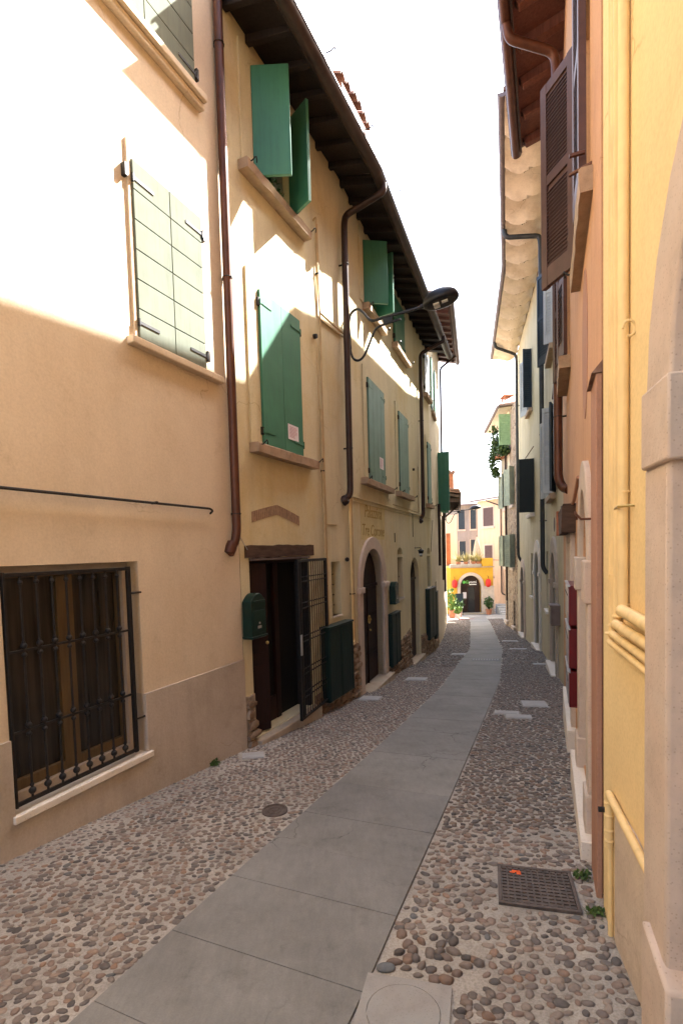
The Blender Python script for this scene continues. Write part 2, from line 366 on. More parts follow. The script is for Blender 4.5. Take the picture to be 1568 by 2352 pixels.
def shell(root, F, a0, a1, ztop, holes, mat, depth=5, revd=.3, name='wall', label=None, back=True):
    """front wall with openings, their reveals, end walls and back"""
    m_ = MB(); n = max(1, int((a1-a0)/3)); base = [(a0+(a1-a0)*i/n, F.g(a0+(a1-a0)*i/n)-.4) for i in range(n+1)]
    m_.holed(F, base + [(a1, ztop), (a0, ztop)], holes)
    for h in holes: m_.reveal(F, h, 0, -revd)
    if back:
        zb = min(z for _, z in base)
        for a in (a0, a1): m_.add([F.P(a, 0, zb), F.P(a, -depth, zb), F.P(a, -depth, ztop), F.P(a, 0, ztop)], [(0, 1, 2, 3)])
        m_.add([F.P(a0, -depth, zb), F.P(a1, -depth, zb), F.P(a1, -depth, ztop), F.P(a0, -depth, ztop)], [(0, 1, 2, 3)])
        m_.add([F.P(a0, 0, ztop), F.P(a1, 0, ztop), F.P(a1, -depth, ztop), F.P(a0, -depth, ztop)], [(0, 1, 2, 3)])
        m_.add([F.P(a0, -revd-.02, zb), F.P(a1, -revd-.02, zb), F.P(a1, -revd-.02, ztop), F.P(a0, -revd-.02, ztop)], [(0, 1, 2, 3)])
    return obj(name, m_, mat, root, label=label)
def plank_leaf(F, w, z0, z1, t=.035, n=4, o=0, a0=0):
    m_ = MB(); m_.box(F, a0, a0+w, o, o+t*.6, z0, z1)
    g = .004
    for i in range(n): m_.box(F, a0+w*i/n+(g if i else 0), a0+w*(i+1)/n-(g if i < n-1 else 0), o+t*.6-.002, o+t, z0, z1)
    return m_
def board_leaf(F, a0, w, z0, z1, n, o=0, t=.04):
    m_ = MB(); m_.box(F, a0, a0+w, o, o+t*.6, z0, z1); g = .0045
    for i in range(n): m_.box(F, a0+.002, a0+w-.002, o+t*.6-.002, o+t, z0+(z1-z0)*i/n+g, z0+(z1-z0)*(i+1)/n-g)
    return m_
def louvre_leaf(F, w, z0, z1, t=.04, a0=0, o=0, rails=2, pitch=.045, st=.07):
    m_ = MB(); m_.box(F, a0, a0+st, o, o+t, z0, z1); m_.box(F, a0+w-st, a0+w, o, o+t, z0, z1)
    m_.box(F, a0+st, a0+w-st, o+t*.45, o+t*.55, z0, z1)
    zs = [z0+.004] + [z0+(z1-z0)*(i+1)/(rails) for i in range(rails-1)] + [z1-.09]
    for i, z in enumerate(zs): m_.box(F, a0+st, a0+w-st, o+.003, o+t-.003, z, z+(.16 if i == 0 else .085))
    z = z0+.17
    while z < z1-.1:
        if not any(zz-.03 < z < zz+.09 for zz in zs[1:]):
            m_.hexa([F.P(a0+st, o+.004, z+.03), F.P(a0+w-st, o+.004, z+.03), F.P(a0+w-st, o+t-.004, z), F.P(a0+st, o+t-.004, z),
                     F.P(a0+st, o+.004, z+.038), F.P(a0+w-st, o+.004, z+.038), F.P(a0+w-st, o+t-.004, z+.008), F.P(a0+st, o+t-.004, z+.008)])
        z += pitch
    return m_
def rough_sill(F, a0, a1, z0, z1, o1, jag=.006, o0=-.06, seg=10):
    rnd = random.Random(int(a0*100+z0*10)); m_ = MB(); ps = []
    for i in range(seg+1):
        a = a0+(a1-a0)*i/seg; j = lambda: rnd.uniform(-jag, jag)
        ps += [F.P(a, o0, z0), F.P(a, o1+j()-.006, z0+j()), F.P(a, o1+j(), z1-.012+j()*.5), F.P(a, o1-.015+j(), z1+j()*.4), F.P(a, o0, z1)]
    fs = [(i*5+k, (i+1)*5+k, (i+1)*5+(k+1) % 5, i*5+(k+1) % 5) for i in range(seg) for k in range(5)]
    fs += [(0, 1, 2, 3, 4), tuple(seg*5+k for k in range(5))]
    return m_.add(ps, fs)
def window(root, F, a0, a1, z0, z1, depth=.2, frame='frame_wood', glass='window_glass', sashes=2, fr=.06):
    w = MB(); w.box(F, a0, a1, -depth-.02, -depth, z0, z1); win = obj('window', w, glass, root)
    m_ = MB(); o0, o1 = -depth-.01, -depth+.04
    m_.box(F, a0, a0+fr, o0, o1, z0, z1); m_.box(F, a1-fr, a1, o0, o1, z0, z1)
    m_.box(F, a0+fr, a1-fr, o0, o1-.002, z0, z0+fr*1.5); m_.box(F, a0+fr, a1-fr, o0, o1-.002, z1-fr, z1)
    for i in range(1, sashes): c_ = a0+(a1-a0)*i/sashes; m_.box(F, c_-fr*.8, c_+fr*.8, o0, o1+.004, z0+fr, z1-fr)
    obj('frame', m_, frame, win, bevel=.004)
    return win
def hook(F, a, z, o=.02):
    m_ = MB(); m_.tube([F.P(a, o-.03, z), F.P(a, o+.05, z), F.P(a+.01, o+.075, z+.03), F.P(a+.03, o+.08, z+.045), F.P(a+.05, o+.075, z+.03), F.P(a+.055, o+.07, z)], .007, 6); return m_
def strap(F, a0, a1, z, o):
    m_ = MB(); m_.box(F, a0, a1, o, o+.006, z-.012, z+.012); m_.tube([F.P(a0 if abs(a0) < abs(a1) else a0, o, z-.03), F.P(a0, o, z+.03)], .012, 8); return m_
def pipe(root, name, mat, pts, r, n=12, brackets=(), label=None, bmat='iron'):
    p = obj(name, MB().tube(pts, r, n), mat, root, smooth=True, label=label)
    for q, nn in brackets:
        k = MB(); q = Vector(q); nz = Vector((nn.x, nn.y, 0)); w = Z.cross(nz)
        k.hexa([q+nz*a+w*b_+Z*c_ for c_ in (-.011, .011) for a, b_ in ((-r-.07, -.008), (-r-.07, .008), (r+.006, .008), (r+.006, -.008))])
        k.tube([q+(nz*math.cos(t)+w*math.sin(t))*(r+.004) for t in [i*math.pi/6 for i in range(13)]], .005, 5)
        obj('bracket', k, bmat, p)
    return p
Z = Vector((0, 0, 1))
def bend(pts, r=.06, n=5):
    """round the corners of a polyline"""
    pts = [Vector(p) for p in pts]; out = [pts[0]]
    for i in range(1, len(pts)-1):
        a, b_, c_ = pts[i-1], pts[i], pts[i+1]; d1 = (a-b_); d2 = (c_-b_); rr = min(r, d1.length*.45, d2.length*.45)
        p, q = b_+d1.normalized()*rr, b_+d2.normalized()*rr
        for k in range(n+1):
            t = k/n; out.append(p*(1-t)**2 + b_*2*t*(1-t) + q*t*t)
    return out + [pts[-1]]
def gutter(root, F, a0, a1, o, z, r=.075, mat='dark_gutter', name='gutter', arcs=None, cap=True):
    pts = arcs or [F.P(a0, o, z), F.P(a1, o, z)]; m_ = MB(); n = 9
    for s_ in range(len(pts)-1):
        A, B = Vector(pts[s_]), Vector(pts[s_+1]); nn = (B-A).normalized().cross(Vector((0, 0, 1)))
        vs_ = []
        for P_ in (A, B):
            for rr in (r, r-.006):
                for k in range(n): t = math.pi*k/(n-1); vs_.append(P_ + nn*math.cos(t)*rr - Vector((0, 0, 1))*math.sin(t)*rr)
        fs = []
        for k in range(n-1): fs += [(k, k+1, 2*n+k+1, 2*n+k), (n+k, n+k+1, 3*n+k+1, 3*n+k)]
        fs += [(0, n, 3*n, 2*n), (n-1, 2*n-1, 4*n-1, 3*n-1)]
        for b_ in (0, 2*n): fs.append(tuple(b_+k for k in range(n)))
        m_.add(vs_, fs)
        m_.tube([A+nn*r, B+nn*r], .009, 6); m_.tube([A-nn*r, B-nn*r], .009, 6)
    return obj(name, m_, mat, root, smooth=True)
def tile_rows(F, a0, a1, o_in, z_in, o_out, z_out, pitch=.2, r=.075, seed=1, cover=True):
    """rows of barrel tiles running down the slope"""
    rnd = random.Random(seed); m_ = MB(); n = int((a1-a0)/pitch); L = math.hypot(o_out-o_in, z_out-z_in); k = max(1, int(L/.38))
    for i in range(n+1):
        a = a0+pitch*i+rnd.uniform(-.01, .01)
        for j in range(k):
            t0, t1 = j/k, min(1, (j+1.12)/k); pa = F.P(a, o_in+(o_out-o_in)*t0, z_in+(z_out-z_in)*t0+.01+rnd.uniform(0, .01)); pb = F.P(a+rnd.uniform(-.012, .012), o_in+(o_out-o_in)*t1+rnd.uniform(-.02, .02), z_in+(z_out-z_in)*t1+.03)
            dd = Vector((F.D.x, F.D.y, 0)); vs_ = []
            for P_, rr in ((pa, r*.85), (pb, r)):
                for q in (rr, rr-.012):
                    for h in range(7): t = math.pi*h/6; vs_.append(P_+dd*math.cos(t)*q+Vector((0, 0, 1))*math.sin(t)*q)
            fs = []
            for h in range(6): fs += [(h, h+1, 14+h+1, 14+h), (7+h, 8+h, 22+h, 21+h), (14+h, 15+h, 22+h, 21+h)]
            m_.add(vs_, fs)
    return m_
def leaves(centres, n, size, seed, up_=.3, ratio=.45):
    rnd = random.Random(seed); m_ = MB()
    for _ in range(n):
        c_, rad = rnd.choice(centres)
        while True:
            v_ = Vector((rnd.uniform(-1, 1), rnd.uniform(-1, 1), rnd.uniform(-1, 1)))
            if v_.length < 1: break
        p = Vector(c_) + Vector((v_.x*rad[0], v_.y*rad[1], v_.z*rad[2])); d = Vector((rnd.uniform(-1, 1), rnd.uniform(-1, 1), rnd.uniform(-.8, 1)+up_)).normalized()
        s_ = size*rnd.uniform(.6, 1.3); w = d.orthogonal().normalized(); w.rotate(Matrix.Rotation(rnd.uniform(0, 6.28), 3, d)); w *= s_*ratio
        q = d.cross(w).normalized()*s_*.1
        m_.add([p, p+d*s_*.5+w+q, p+d*s_, p+d*s_*.5-w+q], [(0, 1, 2, 3)])
    return m_
def blades(c, n, ln, seed, width=.03, spread=.9):
    rnd = random.Random(seed); m_ = MB(); c = Vector(c)
    for _ in range(n):
        a = rnd.uniform(0, 6.283); e = rnd.uniform(.25, 1.0)*spread; l = ln*rnd.uniform(.6, 1.15); side = Vector((-math.sin(a), math.cos(a), 0))*width
        b0 = c + Vector((math.cos(a), math.sin(a), 0))*rnd.uniform(0, .04); p = []
        for t in (0, .35, .7, 1): r_ = l*t; p.append((b0 + Vector((math.cos(a)*r_*math.sin(e), math.sin(a)*r_*math.sin(e), r_*math.cos(e) - l*.35*t*t*e)), 1-t*.9))
        for (p0, w0), (p1, w1) in zip(p, p[1:]): m_.add([p0-side*w0, p0+side*w0, p1+side*w1, p1-side*w1], [(0, 1, 2, 3)])
    return m_
Z = Vector((0, 0, 1))
def N3(F): return Vector((F.N.x, F.N.y, 0))
def struct(o): o['kind'] = 'structure'; return o

# ---------------------------------------------------------------- ground and paving
def interp(t, xs):
    for (a, fa), (b_, fb) in zip(xs, xs[1:]):
        if t <= b_: return fa + (fb-fa)*(t-a)/(b_-a)
    (a, fa), (b_, fb) = xs[-2:]; return fa + (fb-fa)*(t-a)/(b_-a)
SL = [(-6, -4.3), (1.3, -1.32), (1.99, -1.04), (2.65, -.79), (3.88, -.30), (5.82, .48), (9.08, 1.72), (16.17, 4.02), (26.8, 6.7), (33, 8.1)]
SR = [(-6, -3.2), (1.3, -.24), (1.96, .03), (2.59, .27), (3.8, .74), (5.72, 1.47), (9.51, 2.9), (15.88, 4.95), (26.4, 7.62), (33, 9.1)]
WL = [(-8, -7.25), (5.6, -1.10), (8.23, .11), (15.5, 2.73), (19.9, 3.9), (27.4, 5.6), (33, 6.9)]
WR = [(-8, -1.7), (1.49, 1.01), (2.49, 1.27), (8.95, 3.87), (14.6, 5.7), (21.4, 7.35), (24.8, 7.9), (33, 10.2)]
m_ = MB(); ys = [-25, -6, 0, 3, 6, 9, 12, 15, 17.4, 20, 25, 30, 35, 45, 70, 130]; xs = [-90, -20, 0, 20, 90]
m_.add([(x, y, gz(y)) for y in ys for x in xs], [(i*5+j, i*5+j+1, (i+1)*5+j+1, (i+1)*5+j) for i in range(len(ys)-1) for j in range(4)])
struct(obj('ground', m_, 'mortar'))
rnd = random.Random(3); m_ = MB(); jy = [-3.2, -2.3, -1.5, -.8, -.1, .6, 1.25, 1.98, 2.42, 2.91, 3.34, 3.80]
while jy[-1] < 31: jy.append(jy[-1] + rnd.choice([.55, .62, .7, .78, .9]))
def slab_pt(y, f, lift):
    x0, x1 = interp(y, SL), interp(y, SR); w = x1-x0; yy = y - .40*w*f
    return (x0 + (interp(yy, SR)-x0)*f if f == 1 else x0 + f*(interp(yy, SR)-x0), yy, gz(yy)+lift)
for k, (y0, y1) in enumerate(zip(jy, jy[1:])):
    cuts = [0, 1] if rnd.random() < .8 else [0, rnd.choice([.38, .5, .6]), 1]
    if y0 < 5: cuts = [0, 1]
    for f0, f1 in zip(cuts, cuts[1:]):
        g = .0018; gf0 = f0 + (.0016 if f0 else 0); gf1 = f1 - (.0016 if f1 < 1 else 0); lift = .014+rnd.uniform(-.0015, .0015)
        q = [slab_pt(y0+g, gf0, 0), slab_pt(y0+g, gf1, 0), slab_pt(y1-g, gf1, 0), slab_pt(y1-g, gf0, 0)]
        m_.hexa([(x, y, z-.03) for x, y, z in q] + [(x, y, z+lift) for x, y, z in q])
for k in range(-6, 62):
    y0, y1 = k*.5, k*.5+.5; m_.hexa([(interp(y, SL)*(1-f)+interp(y, SR)*f, y, gz(y)+h) for h in (-.03, .0105) for y, f in ((y0, .003), (y0, .997), (y1, .997), (y1, .003))])
struct(obj('paved_path', m_, 'slab', bevel=.0012))

covers = []      # (cx, cy, half_x, half_y, angle) kept clear of pebbles
def cover(name, label, cx, cy, hx, hy, ang, mat, cat, thick=.012, build=None, group=None):
    covers.append((cx, cy, hx, hy, ang)); F = Fr(cx, cy, cx+math.cos(ang), cy+math.sin(ang), 'L')
    t = thing(name, label, cat, (cx, cy, gz(cy)), group)
    def P(u, v_, z):      # u along, v across
        x = cx + math.cos(ang)*u - math.sin(ang)*v_; y = cy + math.sin(ang)*u + math.cos(ang)*v_; return (x, y, gz(y)+z)
    return t, P
def slab4(m_, P, u0, u1, v0, v1, z0, z1): m_.hexa([P(u0, v0, z0), P(u1, v0, z0), P(u1, v1, z0), P(u0, v1, z0), P(u0, v0, z1), P(u1, v0, z1), P(u1, v1, z1), P(u0, v1, z1)])
# square cast iron cover with raised blocks
t, P = cover('manhole_cover', 'square cast iron cover with raised block grid and orange paint mark near the right wall', 1.015, 2.71, .20, .20, -.28, 'cast_iron', 'manhole cover')
m_ = MB()
for u0, u1, v0, v1 in ((-.2, .2, -.2, -.18), (-.2, .2, .18, .2), (-.2, -.18, -.18, .18), (.18, .2, -.18, .18)): slab4(m_, P, u0, u1, v0, v1, -.02, .016)
obj('frame', m_, 'cast_iron', t, bevel=.002)
m_ = MB(); slab4(m_, P, -.176, .176, -.176, .176, -.02, .009)
for i in range(11):
    for j in range(11):
        u, v_ = -.165+i*.033, -.165+j*.033; slab4(m_, P, u-.012, u+.012, v_-.009, v_+.009, .008, .0145)
obj('lid', m_, 'cast_iron', t)
m_ = MB()
for u, v_, a, b_ in ((-.10, .135, .022, .010), (-.085, .12, .012, .018), (-.12, .12, .014, .006)): slab4(m_, P, u-a, u+a, v_-b_, v_+b_, .0146, .0156)
obj('paint_mark', m_, 'orange_spray', t)
# stone cover with a round disc
t, P = cover('inspection_cover', 'square grey stone cover with a round engraved disc at the foot of the picture', .19, 1.88, .18, .18, -.26, 'cover_stone', 'inspection cover')
m_ = MB(); n = 40; r0 = .142
sq = []
for i in range(n):
    a = 2*math.pi*i/n; k = .175/max(abs(math.cos(a)), abs(math.sin(a))); sq.append((k*math.cos(a), k*math.sin(a)))
ins = [(r0*math.cos(2*math.pi*i/n), r0*math.sin(2*math.pi*i/n)) for i in range(n)]
ins2 = [(u*.985, v_*.985) for u, v_ in ins]
vs_ = [P(u, v_, .016) for u, v_ in sq] + [P(u, v_, .016) for u, v_ in ins] + [P(u, v_, .006) for u, v_ in ins] + [P(u, v_, -.02) for u, v_ in sq]
m_.add(vs_, [(i, (i+1) % n, n+(i+1) % n, n+i) for i in range(n)] + [(n+i, n+(i+1) % n, 2*n+(i+1) % n, 2*n+i) for i in range(n)] + [(i, (i+1) % n, 3*n+(i+1) % n, 3*n+i) for i in range(n)])
obj('surround', m_, 'near_cover_stone', t)
m_ = MB(); m_.add([P(u, v_, .0165) for u, v_ in ins2] + [P(u, v_, .0) for u, v_ in ins2], [tuple(range(n))] + [(i, (i+1) % n, n+(i+1) % n, n+i) for i in range(n)])
obj('disc', m_, 'near_cover_stone', t)
# round iron cover
t, P = cover('round_cover', 'small round rusty iron cover set in pebbles left of the slabs', -.56, 3.84, .09, .09, 0, 'cast_iron', 'manhole cover')
m_ = MB(); c0 = Vector(P(0, 0, 0)); m_.lathe(c0, [(.098, -.02), (.098, .016), (.084, .016), (.084, .008)], 32); obj('frame', m_, 'cast_iron', t)
m_ = MB(); m_.lathe(c0, [(.08, -.02), (.08, .012), (.055, .012), (.052, .016), (.04, .016), (.037, .011), (.02, .011), (.018, .017)], 32); obj('lid', m_, 'cast_iron', t)
def small_cover(cx, cy, hx, hy, ang, label, mat='white_stone', rim=True, group='pale stone covers let into the cobbles'):
    t, P = cover('utility_cover', label, cx, cy, hx, hy, ang, mat, 'utility cover', group=group)
    m_ = MB(); slab4(m_, P, -hx, hx, -hy, hy, -.02, .014); obj('frame', m_, mat, t, bevel=.003)
    m_ = MB(); slab4(m_, P, -hx*.8, hx*.8, -hy*.8, hy*.8, .010, .0185); obj('lid', m_, mat, t, bevel=.002)
small_cover(-.98, 5.30, .11, .10, .2, 'small grey plastic cover beside the weed at the foot of the peach wall', 'cover_stone', group=None)
small_cover(2.80, 7.50, .17, .22, -.25, 'pale stone cover nearest the right wall, farther one of the pair side by side', 'cover_stone')
small_cover(2.22, 6.97, .16, .11, -.3, 'pale stone cover touching the slab path, behind another pale cover', 'cover_stone')
small_cover(2.30, 6.72, .16, .11, -.3, 'pale stone cover touching the slab path, in front of another pale cover', 'cover_stone')
small_cover(.42, 8.30, .16, .17, -.3, 'grey stone cover in the cobbles before the dark green cabinet and arched door', 'cover_stone')
small_cover(1.45, 10.2, .2, .2, -.3, 'grey stone cover in the cobbles before the second arched door', 'cover_stone')
small_cover(3.3, 14.6, .2, .2, -.3, 'grey stone cover far down the left cobbles before the tall green cabinet', 'cover_stone')
small_cover(4.75, 11.9, .3, .12, -.3, 'pale strip cover in the right cobbles before the nearest olive doorway', 'cover_stone')
small_cover(5.35, 15.6, .25, .15, -.3, 'pale cover in the right cobbles before the second olive doorway', 'cover_stone')
small_cover(5.95, 18.2, .25, .15, -.3, 'pale cover far down the right cobbles before the last olive doorway', 'cover_stone')
t, P = cover('drain_grate', 'oblong drain grate let into the slab path where it bends', 3.62, 13.0, .34, .16, -.3, 'cast_iron', 'drain grate'); covers.pop()
m_ = MB()
for i in range(10): u = -.3+i*.066; slab4(m_, P, u-.012, u+.012, -.15, .15, .010, .024)
for v_ in (-.16, .16): slab4(m_, P, -.34, .34, v_-.02, v_+.02, .010, .026)
obj('bars', m_, 'cover_stone', t)
t['label'] = 'oblong drain grate let into the slab path where it bends'

patch = (.36, 2.17, .20, .13, -.35); covers.append(patch)
def pebbles(name, ylo, yhi, xlo, xhi, sp, mat, seed, dens=1.0, size=1.0, h=.013, label=''):
    rnd = random.Random(seed); m_ = MB(); y = ylo; row = 0
    while y < yhi:
        a, b_ = xlo(y)+.012, xhi(y)-.012; x = a + (sp*.5 if row % 2 else 0)
        while x < b_:
            px, py = x+rnd.uniform(-.34, .34)*sp, y+rnd.uniform(-.34, .34)*sp*.8
            x += sp
            if px < xlo(py)+.02 or px > xhi(py)-.02 or rnd.random() > dens: continue
            skip = False
            for cx, cy, hx, hy, an in covers:
                dx, dy = px-cx, py-cy; u = dx*math.cos(an)+dy*math.sin(an); w = -dx*math.sin(an)+dy*math.cos(an)
                if abs(u) < hx+.022 and abs(w) < hy+.022: skip = True; break
            if skip: continue
            L = sp*rnd.uniform(.34, .58)*size; W_ = L*rnd.uniform(.55, .85); an = rnd.gauss(0.15, .75); L *= rnd.choice([.8, 1, 1, 1.12]); hh = h*rnd.uniform(.6, 1.25); n = 8
            ca, sa = math.cos(an), math.sin(an); rj = [rnd.uniform(.86, 1.1) for _ in range(n)]; tx, ty = rnd.uniform(-.12, .12), rnd.uniform(-.12, .12); zb = gz(py)
            ps = []
            for fr, hz in ((1.0, -.006), (.9, hh*.55), (.55, hh*.95)):
                for k in range(n):
                    t = 2*math.pi*k/n; u, w = L*fr*rj[k]*math.cos(t), W_*fr*rj[k]*math.sin(t)
                    ps.append((px+ca*u-sa*w, py+sa*u+ca*w, zb-.1*(sa*u+ca*w)+hz+(tx*u+ty*w)*(fr < 1)))
            ps.append((px, py, zb+hh))
            fs = [(r_*n+k, r_*n+(k+1) % n, (r_+1)*n+(k+1) % n, (r_+1)*n+k) for r_ in range(2) for k in range(n)] + [(2*n+k, 2*n+(k+1) % n, 3*n) for k in range(n)]
            m_.add(ps, fs)
        y += sp*.84; row += 1
    o = obj(name, m_, mat, smooth=True, angle=80); o['kind'] = 'stuff'; o['label'] = label; o['category'] = 'cobbles'; return o
fl, fsl, fsr, fr_ = (lambda y: interp(y, WL)), (lambda y: interp(y, SL)), (lambda y: interp(y, SR)), (lambda y: interp(y, WR))
pebbles('pebble_paving', 1.2, 6.0, fl, lambda y: fl(y)+.30, .040, 'pebble_dusty', 10, .9, 1.0, .004, 'worn grey pebbles sunk in mortar along the foot of the peach wall')
pebbles('pebble_paving', 1.2, 6.2, lambda y: fl(y)+(.28 if y < 6 else 0), fsl, .047, 'pebble_light', 11, .98, 1.14, .007, 'rounded brown and pinkish pebbles bedded in pale mortar left of the slabs')
pebbles('pebble_paving', 6.2, 12, fl, fsl, .048, 'pebble_light', 12, .98, 1.16, .008, 'rounded pebbles bedded in mortar along the yellow house')
pebbles('pebble_paving', 1.2, 3.45, fsr, fr_, .053, 'pebble_light', 13, .95, 1.10, .008, 'rounded pebbles in pale mortar at the near right')
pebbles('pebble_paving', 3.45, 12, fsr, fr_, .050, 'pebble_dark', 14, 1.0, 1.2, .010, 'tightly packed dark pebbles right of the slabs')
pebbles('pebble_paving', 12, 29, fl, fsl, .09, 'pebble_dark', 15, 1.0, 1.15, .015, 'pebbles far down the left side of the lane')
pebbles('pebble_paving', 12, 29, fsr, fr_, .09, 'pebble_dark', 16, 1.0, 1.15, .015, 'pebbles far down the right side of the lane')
# one large blue grey cobble and a few loose ones by the stone cover
for x, y, s_, lab, mt in ((.145, 2.13, .034, 'large blue grey cobble beside the corner of the round-disc stone cover', 'blue_cobble'),):
    plain('blue_cobble', (.12, .13, .135), .6, 0, .2, 30, .002)
    m_ = MB(); m_.ball((x, y, gz(y)+.008), (s_*1.25, s_*.75, .014), 8); tag(obj('cobble', m_, mt, smooth=True, loc=(x, y, gz(y))), lab, 'cobble')
covers.remove(patch)
pebbles('pebble_paving', 2.02, 2.36, lambda y: max(interp(y, SR), .12+.3*(2.2-y)), lambda y: .60-.5*abs(y-2.15), .064, 'pebble_dark', 21, .99, 1.12, .017, 'rough patch of bigger dark cobbles above the stone cover')
pebbles('pebble_paving', 1.55, 2.02, lambda y: .40-.15*(y-1.6), lambda y: .58, .064, 'pebble_dark', 22, .97, .95, .014, 'bigger dark cobbles along the side of the stone cover')
def weed(x, y, r_, n, label, seed):
    m_ = blades((x, y, gz(y)), n, r_, seed, .004, 1.1); m2 = leaves([((x, y, gz(y)+r_*.3), (r_*.8, r_*.5, r_*.3))], n*2, r_*.4, seed); m_.add(m2.v, m2.f)
    tag(obj('weed', m_, 'grass_blade', loc=(x, y, gz(y))), label, 'weed')
weed(1.31, 2.80, .055, 40, 'small green weed at the corner of the square cast iron cover', 1)
weed(1.22, 2.47, .05, 35, 'small green weed at the corner of the near yellow wall', 2)
weed(-1.33, 5.02, .075, 45, 'green weed at the foot of the peach wall', 3)

# ---------------------------------------------------------------- peach house, near left
root = thing('peach_house', 'peach plastered house with barred window and pale green shutters at the left', 'house', L1.P(0, 0, L1.g(0)))
NW = (-2.58, -1.44, -.06, 1.56)
holes = [rect(*NW), rect(-1.33, -.47, 3.41, 4.86), rect(-1.75, -.47, 6.05, 7.5), rect(-6.2, -5.0, 3.41, 4.86), rect(-6.2, -5.0, -.06, 1.56)]
shell(root, L1, -15, -.005, 9.6, holes, 'peach_plaster', revd=.24)
pz = [(-15, .44), (-2.58, .44), (-2.58, -.10), (-1.44, -.10), (-1.44, .44), (-.012, .44)]
nb = [(-.012, L1.g(-.012)-.3), (-6, L1.g(-6)-.3), (-15, L1.g(-15)-.3)]
obj('plinth', MB().prism(L1, pz + nb, -.05, .022), 'plinth_plaster', root, bevel=.004)
# plinth colour returns into the niche
obj('plinth', MB().box(L1, -1.442, -1.436, -.235, .02, -.06, .44), 'plinth_plaster', root)
w = window(root, L1, -2.58, -1.44, -.04, 1.56, .2, 'frame_wood', 'curtained_glass', 2, .085)
obj('sill', MB().box(L1, -2.60, -1.40, -.2, .045, -.105, -.055), 'white_stone', w, bevel=.006)
m_ = MB(); m_.box(L1, -1.50, -1.44, -.16, -.12, -.04, 1.56); m_.box(L1, -2.58, -1.50, -.16, -.12, 1.50, 1.56); m_.box(L1, -2.58, -1.50, -.16, -.12, -.055, .02); obj('casing', m_, 'plinth_plaster', w, bevel=.004)
g = MB(); a0, a1, z0, z1 = -2.56, -1.55, .0, 1.50
for a, hw in ((a0, .008), (a1, .018)): g.box(L1, a-hw, a+hw, -.012, .012, z0-.02, z1+.02)
g.box(L1, a0, a1, -.010, .010, z0-.015, z0+.012); g.box(L1, a0, a1, -.010, .010, z1-.012, z1+.015)
for z in (.47, 1.0): g.box(L1, a0, a1, -.008, .008, z-.008, z+.008)
for z in (.25, 1.3): g.tube([L1.P(a1, 0, z), L1.P(-1.42, 0, z)], .009, 6)
obj('grille', g, 'iron', w, bevel=.002)
for i in range(1, 9):
    a = a0+(a1-a0)*i/9; b_ = MB(); b_.tube([L1.P(a, 0, z0), L1.P(a, 0, z1)], .0085, 8)
    for z in (.47, 1.0):
        for dz, r_ in ((.03, .022), (-.03, .018), (.055, .012)): b_.ball(L1.P(a, 0, z+dz), r_, 5)
    b_.ball(L1.P(a, 0, .055), .025, 5); b_.ball(L1.P(a, 0, .095), .015, 4); b_.ball(L1.P(a, 0, z1-.05), .018, 4)
    obj('bar', b_, 'iron', w, smooth=True)
# upper shuttered window
def pale_shutters(z0, z1, a0=-1.33, a1=-.47, nb_=6):
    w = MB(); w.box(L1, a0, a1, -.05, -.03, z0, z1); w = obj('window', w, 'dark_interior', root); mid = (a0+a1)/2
    for p, q in ((a0+.004, mid-.003), (mid+.003, a1-.004)):
        obj('shutter', board_leaf(L1, p, q-p, z0+.005, z1-.005, nb_, .0, .035), 'pale_green_paint', w, bevel=.002)
    for z in (z0+.13, z1-.16):
        obj('hinge', strap(L1, a0+.0, a0+.23, z, .036), 'iron', w); obj('hinge', strap(L1, a1, a1-.23, z, .036), 'iron', w)
    return w
w = pale_shutters(3.41, 4.86); obj('sill', MB().box(L1, -1.44, -.25, -.02, .075, 3.335, 3.40), 'peach_plaster', w, bevel=.01)
m_ = MB(); m_.box(L1, -1.365, -1.335, 0, .02, 3.41, 5.0); obj('surround', m_, 'peach_plaster', w)
w = pale_shutters(6.05, 7.5, -1.75, -.47); m_ = MB(); m_.box(L1, -1.95, -.38, -.02, .06, 5.90, 5.96); m_.box(L1, -1.95, -.38, -.02, .10, 5.965, 6.03); obj('sill', m_, 'peach_plaster', w, bevel=.008)
w = pale_shutters(3.41, 4.86, -6.2, -5.0)
for a, z in ((-1.40, 4.72), (-.44, 4.70), (-.44, 3.55), (-.44, 6.2)): obj('shutter_pin', MB().box(L1, a-.015, a+.015, 0, .045, z-.05, z+.05), 'iron', root)
# rail fixed along the wall
pipe(root, 'wall_rail', 'iron', bend([L1.P(-6, .05, 2.06), L1.P(-.53, .05, 2.05), L1.P(-.49, .05, 2.03), L1.P(-.46, -.02, 2.0)], .03), .011, 8, [(L1.P(-1.25, .05, 2.055), L1.N), (L1.P(-3, .05, 2.055), L1.N)])
# downpipe with horn outlet
dp = pipe(root, 'downpipe', 'brown_copper', bend([L1.P(-.10, .062, 9.3), L1.P(-.12, .062, 1.85), L1.P(-.14, .05, 1.72), L1.P(-.19, -.02, 1.60)], .06), .047, 16, [(L1.P(-.107, .062, 6.75), L1.N), (L1.P(-.113, .062, 4.45), L1.N), (L1.P(-.12, .062, 2.02), L1.N)])
m_ = MB(); m_.lathe(L1.P(-.185, .02, 1.66), [(.056, -.07), (.066, 0), (.06, .06)], 14, Vector((L1.D.x*.5, L1.D.y*.5, .85))); obj('outlet', m_, 'brown_copper', dp, smooth=True)
obj('tie_wire', MB().tube([L1.P(-.1, .07, 1.80), L2.P(.12, .02, 1.64)], .005, 6), 'steel', dp)
gutter(root, L1, -15, 0, .72, 9.35, mat='brown_copper')
obj('roof', MB().box(L1, -15, 0, -5, .7, 9.6, 9.72), 'roof_tiles', root)
obj('eaves', MB().box(L1, -15, 0, .0, .66, 9.5, 9.59), 'eave_wood', root)

